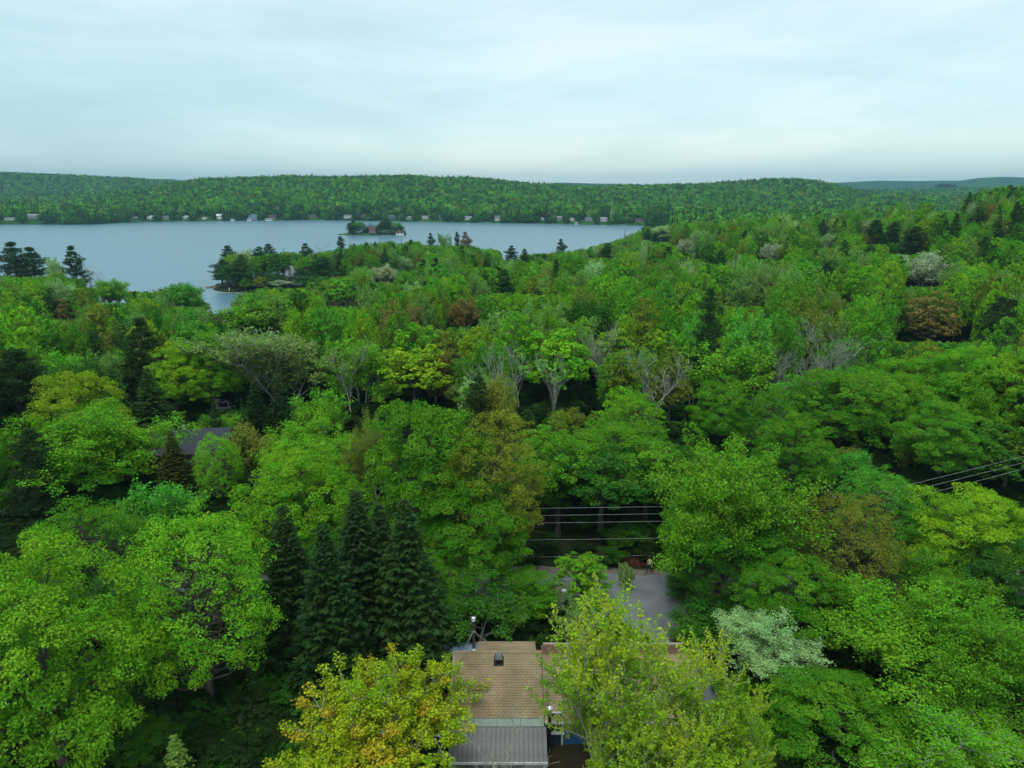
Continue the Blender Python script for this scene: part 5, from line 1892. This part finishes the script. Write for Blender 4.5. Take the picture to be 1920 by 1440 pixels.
main_roof = MB(); slab(main_roof, XL, XM, ey, ez, ry_, rz_)
main_roof = main_roof.build('roof', M['underlay'], H)
far_slope = MB(); slab(far_slope, -2.55, 1.75, ry_ + .003, rz_ - .003, fy_, fz)
far_slope = far_slope.build('rear_roof', M['shingle'], H)
wing_roof = MB(); slab(wing_roof, XM + .004, XR, ey - .15, ez - .14, ry_, rz_ - .08)
wing_roof = wing_roof.build('wing_roof', M['underlay'], H)
wing_rear = MB(); slab(wing_rear, XM + .004, XR, ry_ + .003, rz_ - .083, fy_ - .3, fz - .1)
wing_rear = wing_rear.build('wing_rear_roof', M['shingle_dark'], H)


def shingles(x0, x1, ya, za, yb, zb, rows, parent, mat, seed):
    """three-tab shingles: every tab a proud sloping slip with a slot beside it, rows overlapping"""
    r = np.random.default_rng(seed)
    m = MB()
    tab = 0.33
    for i in range(rows):
        t0, t1 = i / rows, (i + 1.12) / rows
        t1 = min(t1, 1.0)
        y0, y1 = ya + (yb - ya) * t0, ya + (yb - ya) * t1
        z0, z1 = za + (zb - za) * t0, za + (zb - za) * t1
        x = x0 - (0.15 if i % 2 else 0)
        while x < x1:
            a, b = max(x, x0), min(x + tab - .014, x1)
            if b - a > .03:
                lift = .046 + r.uniform(-.006, .008)
                sag = r.uniform(0, .022)
                m.hexa([L3(a, y0 + sag, z0 + .006), L3(b, y0 + sag, z0 + .006), L3(b, y1, z1 + .004), L3(a, y1, z1 + .004)],
                       [L3(a, y0 + sag, z0 + lift), L3(b, y0 + sag, z0 + lift), L3(b, y1, z1 + .010), L3(a, y1, z1 + .010)])
            x += tab
    o_ = m.build('shingles', mat, parent)
    tag(o_, kind='stuff')
    return o_


shingles(XL, XM, ey, ez, ry_ - .1, rz_ - .03, 25, main_roof, M['shingle'], 1)
shingles(XM + .004, XR, ey - .15, ez - .14, ry_ - .1, rz_ - .11, 25, wing_roof, M['shingle'], 2)
m = MB()
slab(m, XL - .02, XM + .02, ry_ - .16, rz_ - .005 + .035, ry_, rz_ + .05, .03)
slab(m, XL + 1.6, XM + .02, ry_ + .001, rz_ + .05, ry_ + .16, rz_ + .0, .03)
m.build('ridge_cap', M['shingle'], H)
m = MB(); slab(m, XM + .03, XR, ry_ - .16, rz_ - .05, ry_, rz_ - .03, .03); m.build('wing_ridge_cap', M['shingle_dark'], H)
m = MB(); m.hexa([L3(XM - .03, ey, ez - .18), L3(XM + .003, ey, ez - .18), L3(XM + .003, ry_, rz_ - .14), L3(XM - .03, ry_, rz_ - .14)],
                 [L3(XM - .03, ey, ez + .05), L3(XM + .003, ey, ez + .05), L3(XM + .003, ry_, rz_ + .05), L3(XM - .03, ry_, rz_ + .05)])
m.build('step_flashing', M['underlay'], H)
m = MB(); m.hexa([L3(XL - .05, ey, ez - .2), L3(XL - .003, ey, ez - .2), L3(XL - .003, ry_, rz_ - .2), L3(XL - .05, ry_, rz_ - .2)],
                 [L3(XL - .05, ey, ez + .03), L3(XL - .003, ey, ez + .03), L3(XL - .003, ry_, rz_ + .03), L3(XL - .05, ry_, rz_ + .03)])
m.build('rake_board', M['greywall'], H)
m = MB(); box_at(m, XM + .2, XR, fy_ - .28, fy_ - .2, fz - .3, fz + .02); m.build('rear_fascia', M['plank'], H)
# green flashing in three lengths, metal porch roof panels with standing ribs
for i in range(4):
    a = XL + .1 + i * 1.56
    m = MB(); m.hexa([L3(a, ey - .52, ez - .23), L3(a + 1.54, ey - .52, ez - .23), L3(a + 1.54, ey + .02, ez - .02), L3(a, ey + .02, ez - .02)],
                     [L3(a, ey - .52, ez - .18), L3(a + 1.54, ey - .52, ez - .18), L3(a + 1.54, ey + .02, ez + .002), L3(a, ey + .02, ez + .002)])
    m.build('flashing', M['flashing'], H)
PY0, PZ0, PY1, PZ1 = ey - .50, ez - .25, 37.05, 20.02
npan = 21
pw = (XM + .1 - (XL + .12)) / npan
panel_me = None
for i in range(npan):
    a = XL + .12 + i * pw
    m = MB()
    m.hexa([L3(0, PY1, PZ1 - .02), L3(pw - .004, PY1, PZ1 - .02), L3(pw - .004, PY0, PZ0 - .02), L3(0, PY0, PZ0 - .02)],
           [L3(0, PY1, PZ1), L3(pw - .004, PY1, PZ1), L3(pw - .004, PY0, PZ0), L3(0, PY0, PZ0)])
    m.hexa([L3(0, PY1, PZ1 + .001), L3(.055, PY1, PZ1 + .001), L3(.055, PY0, PZ0 + .001), L3(0, PY0, PZ0 + .001)],
           [L3(.012, PY1, PZ1 + .05), L3(.043, PY1, PZ1 + .05), L3(.043, PY0, PZ0 + .05), L3(.012, PY0, PZ0 + .05)])
    if panel_me is None:
        o_ = m.build('metal_panel', M['metal_roof'], H)
        panel_me = o_.data
    else:
        o_ = bpy.data.objects.new('metal_panel', panel_me)
        C.objects.link(o_)
        o_.parent = H
    o_.location = (a, 0, 0)
m = MB(); box_at(m, XL + .1, XM + .12, PY1 - .06, PY1 - .003, PZ1 - .17, PZ1 + .0); m.build('fascia', M['white'], H)
for xx in (XL + .3, -1.2, XM - .1):
    m = MB(); box_at(m, xx - .07, xx + .07, PY1 + .05, PY1 + .19, GZ - .1, PZ1 - .02); m.build('porch_post', M['white'], H)
m = MB(); box_at(m, XL + .1, XM + .1, 37.0, 39.9, GZ + .25, GZ + .4); m.build('porch_deck', M['dock'], H)


# walls: lapped boards
def siding(x0, x1, y, z0, z1, mat, nm='siding'):
    m = MB()
    n = int((z1 - z0) / .14)
    for i in range(n):
        a = z0 + i * .14
        m.hexa([L3(x0, y - .035, a), L3(x1, y - .035, a), L3(x1, y, a), L3(x0, y, a)],
               [L3(x0, y - .012, a + .137), L3(x1, y - .012, a + .137), L3(x1, y, a + .137), L3(x0, y, a + .137)])
    o_ = m.build(nm, mat, H)
    tag(o_, kind='stuff')


m = MB(); box_at(m, XL + .4, XM - .1, 40.1, 46.3, GZ - .2, ez - .05); m.build('wall', M['navy'], H)
m = MB(); box_at(m, XM + .05, XR - .4, 39.95, 46.2, GZ - .2, ez - .3); m.build('wall', M['blue'], H)
siding(XL + .4, XM - .1, 40.09, GZ, ez - .15, M['navy'])
siding(XM + .06, 3.35, 39.94, GZ, ez - .35, M['navy'])
siding(3.4, XR - .4, 39.94, GZ, ez - .35, M['blue'])
m = MB(); box_at(m, XM + .05, XR, ey - .2, ey - .15 - .003, ez - .30, ez - .12); m.build('gutter', M['white'], H)


def window(cx, z0, z1, hw, y):
    m = MB(); box_at(m, cx - hw - .09, cx + hw + .09, y - .08, y - .037, z0 - .09, z1 + .09)
    f = m.build('window', M['white'], H)
    for s in (-1, 1):
        g = MB(); box_at(g, cx + (-hw if s < 0 else .03), cx + (-.03 if s < 0 else hw), y - .1, y - .083, z0, z1); g.build('pane', M['glass'], f)
    g = MB(); box_at(g, cx - hw - .14, cx + hw + .14, y - .22, y - .082, z0 - .17, z0 - .092); g.build('sill', M['white'], f)


window(2.95, GZ + 1.1, GZ + 2.5, .42, 39.94)
window(8.6, GZ + 1.1, GZ + 2.4, .6, 39.94)
window(5.6, GZ + 1.1, GZ + 2.4, .6, 39.94)
for xx in (3.37, XR - .45, 7.5):
    m = MB(); box_at(m, xx - .06, xx + .06, 39.83, 39.9, GZ, ez - .33); m.build('corner_board', M['white'], H)


# chimney pipe with stays, roof vent, white vent, black stove pipe: fixed to the house
def R_at(x, y):
    return L3(x, y, zroof(y))


cx, cyy = -2.78, 44.9
zc = rz_ - .05
m = MB().lathe(L3(cx, cyy, zc), [(.10, 0), (.10, 2.45)], 14); ch = m.build('chimney_pipe', M['rust_pipe'], H, smooth=True)
m = MB().lathe(L3(cx, cyy, zc), [(.22, -.12), (.20, .02), (.12, .18), (.105, .2)], 14); m.build('flashing_collar', M['steel'], ch, smooth=True)
m = MB().lathe(L3(cx, cyy, zc), [(.10, 2.45), (.16, 2.47), (.16, 2.56), (.10, 2.58)], 14); m.build('cap_base', M['steel'], ch, smooth=True)
m = MB().lathe(L3(cx, cyy, zc), [(.11, 2.6), (.18, 2.66), (.17, 2.74), (.001, 2.8)], 14); m.build('cap', M['steel'], ch, smooth=True)
m = MB().lathe(L3(cx, cyy, zc), [(.12, 1.58), (.13, 1.58), (.13, 1.66), (.12, 1.66)], 14); m.build('collar_band', M['steel'], ch)
for ex_ in ((-3.55, 46.4, fz + .1), (-1.8, 46.6, fz + .1)):
    m = MB().tube([L3(cx, cyy, zc + 1.62), L3(*ex_)], .022, 6); m.build('stay', M['steel'], ch)
m = MB().tube([L3(cx, cyy, zc + 1.62), L3(-3.65, 44.2, zroof(44.2))], .015, 6); m.build('stay', M['steel'], ch)

vx, vy = -.95, 43.9
vz = zroof(vy)
m = MB(); box_at(m, vx - .17, vx + .17, vy - .2, vy + .2, vz - .1, vz + .36); vt = m.build('roof_vent', M['black_metal'], H)
m = MB(); m.hexa([L3(vx - .28, vy - .33, vz + .37), L3(vx + .28, vy - .33, vz + .37), L3(vx + .28, vy + .3, vz + .37), L3(vx - .28, vy + .3, vz + .37)],
                 [L3(vx - .17, vy - .2, vz + .62), L3(vx + .17, vy - .2, vz + .62), L3(vx + .17, vy + .2, vz + .62), L3(vx - .17, vy + .2, vz + .62)])
m.build('vent_hood', M['slate'], vt)
m = MB(); slab(m, vx - .35, vx + .35, vy - .4, zroof(vy - .4) + .052, vy + .4, zroof(vy + .4) + .052, .01); m.build('vent_flange', M['black_metal'], vt)
p = at_Y(1103, 1246, 43.3)
m = MB().lathe(L3(p[0], 43.3, zroof(43.3) - .1), [(.07, 0), (.07, .35), (.16, .38), (.15, .5), (.001, .58)], 12); m.build('white_vent', M['white'], H, smooth=True)
p = at_Y(1031, 1327, 39.0)
sx_ = p[0]
m = MB().lathe(L3(sx_, 39.0, GZ), [(.11, 0), (.11, p[2] - GZ - .15)], 14); sp_ = m.build('stove_pipe', M['black_metal'], H, smooth=True)
m = MB().lathe(L3(sx_, 39.0, p[2]), [(.11, -.2), (.2, -.16), (.23, -.02), (.2, .02), (.001, .16)], 16); m.build('rain_cap', M['steel'], sp_, smooth=True)
m = MB(); box_at(m, sx_ - .04, sx_ + .04, 39.1, 39.93, 20.2, 20.28); m.build('bracket', M['black_metal'], sp_)

# ------------------------------------------------------------------ boat under its canopy, behind the house corner
B = empty('boat', (-5.4, 47.4, GZ - .1), 'white motor boat under a wrinkled blue tarp behind the left end of the house', 'boat', None, math.radians(-4))
rings = []
for i in range(9):
    t = i / 8
    hw = 1.1 * (1 - max(0, (0.35 - t) / .35) ** 2.2) + .02
    zt = 1.75 + .22 * (1 - t)
    zk = .75 + .35 * max(0, .35 - t) / .35
    x = -3.4 + 6.8 * t
    rings.append([(x, -hw, zt), (x, -hw * .86, (zt + zk) / 2 - .05), (x, -hw * .35, zk), (x, hw * .35, zk), (x, hw * .86, (zt + zk) / 2 - .05), (x, hw, zt)])
m = MB()
for ring in rings:
    m.v += ring
for i in range(8):
    for k in range(5):
        m.f.append((i * 6 + k, i * 6 + k + 1, (i + 1) * 6 + k + 1, (i + 1) * 6 + k))
m.f.append((48, 49, 50, 51)); m.f.append((48, 51, 52, 53))
m.build('hull', M['hull'], B, smooth=True)
m = MB()
for i in range(8):
    a, b = rings[i], rings[i + 1]
    m.quad((a[0][0], a[0][1] - .03, a[0][2] + .02), (b[0][0], b[0][1] - .03, b[0][2] + .02), (b[5][0], b[5][1] + .03, b[5][2] + .02), (a[5][0], a[5][1] + .03, a[5][2] + .02))
m.build('deck', M['white'], B)
n1_, n2_ = 22, 12
V, Q = [], []
for i in range(n1_ + 1):
    for j in range(n2_ + 1):
        u, v = i / n1_, j / n2_
        x = -1.6 + 4.6 * u
        y = -1.0 + 2.0 * v
        dome = math.sin(math.pi * v) ** .6 * math.sin(math.pi * min(1, u * 1.05)) ** .5
        fold = .05 * math.sin(x * 9 + y * 4) * math.sin(v * 3.1) + .04 * math.sin(x * 5 - y * 7)
        V.append((x, y, 1.90 + .62 * dome + fold))
for i in range(n1_):
    for j in range(n2_):
        a = i * (n2_ + 1) + j
        Q.append((a, a + n2_ + 1, a + n2_ + 2, a + 1))
o_ = bpy.data.objects.new('tarp', mk_mesh('tarp', V, Q, [M['tarp']], smooth=True)); C.objects.link(o_); o_.parent = B
m = MB()
m.box(-2.4, 3.2, -.5, -.4, .35, .47); m.box(-2.4, 3.2, .4, .5, .35, .47); m.box(-2.2, -2.1, -.6, .6, .47, .8); m.box(1.6, 1.7, -.6, .6, .47, .8)
m.build('trailer', M['black_metal'], B)
for s in (-1, 1):
    m = MB().tube([(1.2, s * .95, .33), (1.2, s * 1.12, .33)], .33, 12); m.build('wheel', M['black_metal'], B)
p1, p2 = at_Y(834, 1212, 49.5), at_Y(912, 1203, 49.0)
LT = empty('lean_to', (float(p1[0]), 49.5, GZ), 'pale lean-to roof sheet edged with a light board above the boat', 'shelter')
za, zb_ = float(p1[2]) - GZ, float(p2[2]) - GZ
dx = float(p2[0] - p1[0])
m = MB(); m.hexa([(0, 0, za - .12), (dx, -.5, zb_ - .12), (dx, -.42, zb_ - .12), (0, .08, za - .12)], [(0, 0, za + .03), (dx, -.5, zb_ + .03), (dx, -.42, zb_ + .03), (0, .08, za + .03)])
m.build('edge_board', M['plank'], LT)
m = MB(); m.hexa([(0.1, -1.3, za - .42), (dx, -1.75, zb_ - .42), (dx, -.503, zb_ - .06), (.1, -.003, za - .06)], [(0.1, -1.3, za - .38), (dx, -1.75, zb_ - .38), (dx, -.503, zb_ - .02), (.1, -.003, za - .02)])
m.build('roof_sheet', M['canopy'], LT)
for xx, yy in ((.15, -1.2), (.15, 0), (dx - .1, -.5)):
    m = MB(); m.box(xx - .05, xx + .05, yy - .05, yy + .05, -.1, za - .45 if yy < -1 else min(za, zb_) - .14); m.build('post', M['wood_pole'], LT)

# ------------------------------------------------------------------ lamp post, thin pole, tub, red shrub
p = at_Y(1050, 1100, 52)
g = gh(p[0], 52)
LP = empty('lamp_post', (float(p[0]), 52, g), 'dark wooden post with a round grey lamp head beside the road', 'lamp post')
hh = float(p[2]) - g
m = MB().tube([(0, 0, -.3), (.03, 0, hh * .5), (0, 0, hh)], [.16, .14, .12], 8); m.build('post', M['wood_pole'], LP, smooth=True)
m = MB().tube([(0, 0, hh - .15), (.18, -.1, hh - .05), (.3, -.15, hh - .1)], .025, 6); m.build('arm', M['black_metal'], LP)
m = MB().lathe((.32, -.16, hh - .25), [(.05, .16), (.2, .1), (.24, -.02), (.2, -.14), (.001, -.2)], 12); m.build('lamp_head', M['greywall'], LP, smooth=True)
p = at_Y(1324, 1176, 49)
g = gh(p[0], 49)
o_ = MB().tube([(0, 0, -.2), (0, 0, float(p[2]) - g)], .03, 6).build('thin_pole', M['steel'], loc=(float(p[0]), 49, g))
tag(o_, 'thin pale pole standing in the shade right of the driveway', 'pole')
p = at_Y(1352, 1228, 46.5)
g = gh(p[0], 46.5)
TB = empty('planter_tub', (float(p[0]), 46.5, g), 'small pale tub with a dark opening on leaf litter right of the house', 'planter')
hh = max(.6, float(p[2]) - g)
m = MB().lathe((0, 0, 0), [(.14, 0), (.16, hh * .5), (.32, hh * .85), (.36, hh), (.30, hh), (.27, hh * .86)], 18); m.build('tub', M['greywall'], TB, smooth=True)
m = MB().lathe((0, 0, 0), [(.275, hh * .9), (.001, hh * .9)], 18); m.build('soil', M['underlay'], TB)


def twig_bush(name, px, py, Y, w, h, label, seed):
    p_ = at_Y(px, py, Y)
    g_ = gh(p_[0], Y)
    r = np.random.default_rng(seed)
    e2 = empty(name, (float(p_[0]), Y, g_), label, 'shrub')
    m_ = MB()
    for i in range(90):
        a = r.uniform(0, 6.28)
        s = np.array([r.normal(0, w * .25), r.normal(0, .3), 0])
        d = norm(np.array([math.cos(a) * .5 * w, math.sin(a) * .4, h]) * r.uniform(.5, 1, 3))
        q = s + d * h * r.uniform(.5, 1)
        m_.tube([tuple(s), tuple((s + q) / 2 + r.normal(0, .1, 3)), tuple(q)], [.03, .02, .01], 3, cap=False)
        for k in range(3):
            z_ = s + (q - s) * r.uniform(.4, 1)
            m_.tube([tuple(z_), tuple(z_ + r.normal(0, .28, 3) + (0, 0, .12))], [.014, .006], 3, cap=False)
    m_.build('twigs', M['brush'], e2)
    n = 350
    c = np.stack([r.normal(0, w * .3, n), r.normal(0, .45, n), r.uniform(.25, 1.0, n) * h * .9], -1)
    V_, Q_ = kites_n(c, norm(r.normal(size=(n, 3)) + (0, 0, .5)), np.full(n, .13), np.full(n, .1), r)
    o2 = bpy.data.objects.new('leaves', mk_mesh('leaves', V_, Q_, [M['brush']]))
    C.objects.link(o2)
    o2.parent = e2


twig_bush('red_shrub', 1278, 1180, 50.5, 1.6, 2.0, 'red-brown twiggy shrub beside the driveway', 3)
twig_bush('red_shrub', 1192, 1073, 63.6, 1.9, .7, 'low rusty red thicket behind the person on the road edge', 4)

# ------------------------------------------------------------------ poles and wires
poles = []
for (px_, Y_, top, lab) in ((739, 62.5, 26.6, 'left utility pole behind the dark spruces'), (1560, 63.5, 26.8, 'middle utility pole hidden by the trees right of the road'), (2010, 74, 29.0, 'right utility pole beyond the right edge')):
    u = (px_ - 960) / F
    x_ = None
    for zt in (top,):
        v = brentq = None
    # place by azimuth at that forward distance
    dep = Y_ * CP - (top - CAMZ) * SP
    x_ = u * dep
    g = gh(x_, Y_)
    e_ = empty('utility_pole', (x_, Y_, g), lab, 'utility pole', 'utility poles along the road')
    m = MB().tube([(0, 0, -.5), (0, 0, top - g)], [.16, .11], 10); m.build('pole', M['wood_pole'], e_, smooth=True)
    m = MB(); m.box(-.06, .06, -.9, .9, top - g - .45, top - g - .33); m.build('crossarm', M['wood_pole'], e_)
    m = MB()
    for yy in (-.8, 0, .8):
        m.lathe((0, yy, top - g - .33), [(.03, 0), (.06, .06), (.04, .12), (.001, .16)], 8)
    m.build('insulators', M['white'], e_)
    poles.append((x_, Y_, top))
zs = [(-1.25, .05), (-1.95, .1), (-2.65, .2), (-4.4, .25), (-6.2, .3)]
names = ['uppermost', 'second', 'third', 'fourth', 'lowest, faint']
for k, (dz, sag) in enumerate(zs):
    m = MB()
    pts_ = []
    for i in range(len(poles) - 1):
        a, b = np.array(poles[i]), np.array(poles[i + 1])
        for q in range(13):
            t = q / 12
            c_ = a + (b - a) * t
            pts_.append((c_[0], c_[1] - .15, c_[2] + dz - 4 * sag * t * (1 - t)))
    a, b = np.array(poles[0]), np.array((-75.0, 62.0, 26.0))
    pre = [tuple(a + (b - a) * (1 - q / 8) + np.array([0, -.15, dz])) for q in range(8)]
    if k >= 3:
        pts_ = pts_[:13]
    m.tube(pts_, .006, 5, cap=False)
    tag(m.build('power_line', M['wire'], smooth=True), names[k] + ' of the five wires strung along the road', 'wire', 'wires along the road')

# ------------------------------------------------------------------ the person walking on the road edge
def person():
    p_ = at_Y(1216, 1098, 62.0)
    g_ = gh(p_[0], 62.0) + .08
    J = {}
    E = []

    def j(name, co, r, par=None):
        J[name] = (co, r)
        if par:
            E.append((par, name))
    j('pelvis', (0, 0, .93), .135)
    j('waist', (0, .01, 1.08), .12, 'pelvis')
    j('chest', (0, .02, 1.28), .145, 'waist')
    j('neck0', (0, .02, 1.43), .085, 'chest')
    j('neck', (0, .0, 1.50), .055, 'neck0')
    j('head0', (0, -.015, 1.58), .085, 'neck')
    j('head1', (0, -.01, 1.67), .095, 'head0')
    j('head2', (0, .0, 1.73), .06, 'head1')
    for s, n_ in ((-1, 'l'), (1, 'r')):
        fw = .26 * s
        j('sh' + n_, (.17 * s, .02, 1.40), .062, 'chest')
        j('el' + n_, (.24 * s, .05 - fw * .3, 1.13), .043, 'sh' + n_)
        j('wr' + n_, (.25 * s, -.06 - fw * .5, .91), .029, 'el' + n_)
        j('pa' + n_, (.25 * s, -.08 - fw * .5, .84), .034, 'wr' + n_)
        for q in range(4):
            x = .25 * s
            y = -.105 - fw * .5 + q * .02
            L = (.06, .075, .07, .055)[q]
            j('f%d%s' % (q, n_), (x, y, .80), .011, 'pa' + n_)
            j('g%d%s' % (q, n_), (x - .012 * s, y, .80 - L), .009, 'f%d%s' % (q, n_))
        j('th' + n_, (.235 * s, -.13 - fw * .5, .83), .012, 'pa' + n_)
        j('ti' + n_, (.23 * s, -.145 - fw * .5, .79), .010, 'th' + n_)
        j('hi' + n_, (.095 * s, 0, .88), .10, 'pelvis')
        j('kn' + n_, (.17 * s, -.06 + .10 * s, .49), .062, 'hi' + n_)
        j('an' + n_, (.27 * s, .22 * s, .09), .040, 'kn' + n_)
        j('to' + n_, (.29 * s, .22 * s - .17, .045), .038, 'an' + n_)
    names_ = list(J)
    me = bpy.data.meshes.new('body')
    me.from_pydata([J[n_][0] for n_ in names_], [(names_.index(a), names_.index(b)) for a, b in E], [])
    o2 = bpy.data.objects.new('person_tmp', me)
    C.objects.link(o2)
    sk = o2.modifiers.new('s', 'SKIN')
    for i, n_ in enumerate(names_):
        me.skin_vertices[0].data[i].radius = (J[n_][1],) * 2
        me.skin_vertices[0].data[i].use_root = (n_ == 'pelvis')
    ss = o2.modifiers.new('u', 'SUBSURF')
    ss.levels = ss.render_levels = 1
    dg = bpy.context.evaluated_depsgraph_get()
    m3 = bpy.data.meshes.new_from_object(o2.evaluated_get(dg))
    bpy.data.objects.remove(o2)
    m3.name = 'person'
    m3.materials.clear()
    for k in ('shirt', 'jeans', 'skin', 'black_metal'):
        m3.materials.append(M[k])
    for f in m3.polygons:
        x, y, z = f.center
        f.use_smooth = True
        if z > 1.47:
            k = 2
        elif abs(x) > .19 and z < 1.18 and z > .72:
            k = 2
        elif z > .98 or (abs(x) > .19 and z > .72):
            k = 0
        elif z > .1:
            k = 1
        else:
            k = 3
        f.material_index = k
    o3 = bpy.data.objects.new('person', m3)
    C.objects.link(o3)
    o3.location = (float(p_[0]), 62.0, g_)
    o3.rotation_euler = (0, 0, math.radians(-20))
    tag(o3, 'person in a pale yellow-green top and dark trousers striding along the road edge', 'person')
    h = MB().lathe((0, .012, 1.60), [(.085, .02), (.11, .07), (.10, .13), (.06, .17), (.001, .18)], 12)
    h.build('hair', M['hair'], o3, smooth=True)
    fc = MB()
    for s in (-1, 1):
        fc.lathe((.032 * s, -.098, 1.635), [(.001, .008), (.010, 0), (.001, -.008)], 6)
    fc.build('eyes', M['hair'], o3)
    fc = MB()
    fc.hexa([(-.012, -.125, 1.595), (.012, -.125, 1.595), (.012, -.09, 1.595), (-.012, -.09, 1.595)], [(-.006, -.105, 1.64), (.006, -.105, 1.64), (.006, -.09, 1.64), (-.006, -.09, 1.64)])
    fc.build('nose', M['skin'], o3)


person()

# ------------------------------------------------------------------ haze
m, nt, o = new_mat('haze')
pv = N(nt, 'ShaderNodeVolumePrincipled')
pv.inputs['Color'].default_value = (0.30, 0.62, 0.80, 1)
pv.inputs['Density'].default_value = 0.00010
pv.inputs['Anisotropy'].default_value = 0.0
nt.links.new(pv.outputs[0], o.inputs['Volume'])
hb = MB()
hb.box(-6500, 6500, -300, 8200, -6, 185)
ho = hb.build('haze', m)
tag(ho, 'thin pale haze in the air over the forest, the lake and the hills', 'haze', kind='stuff')
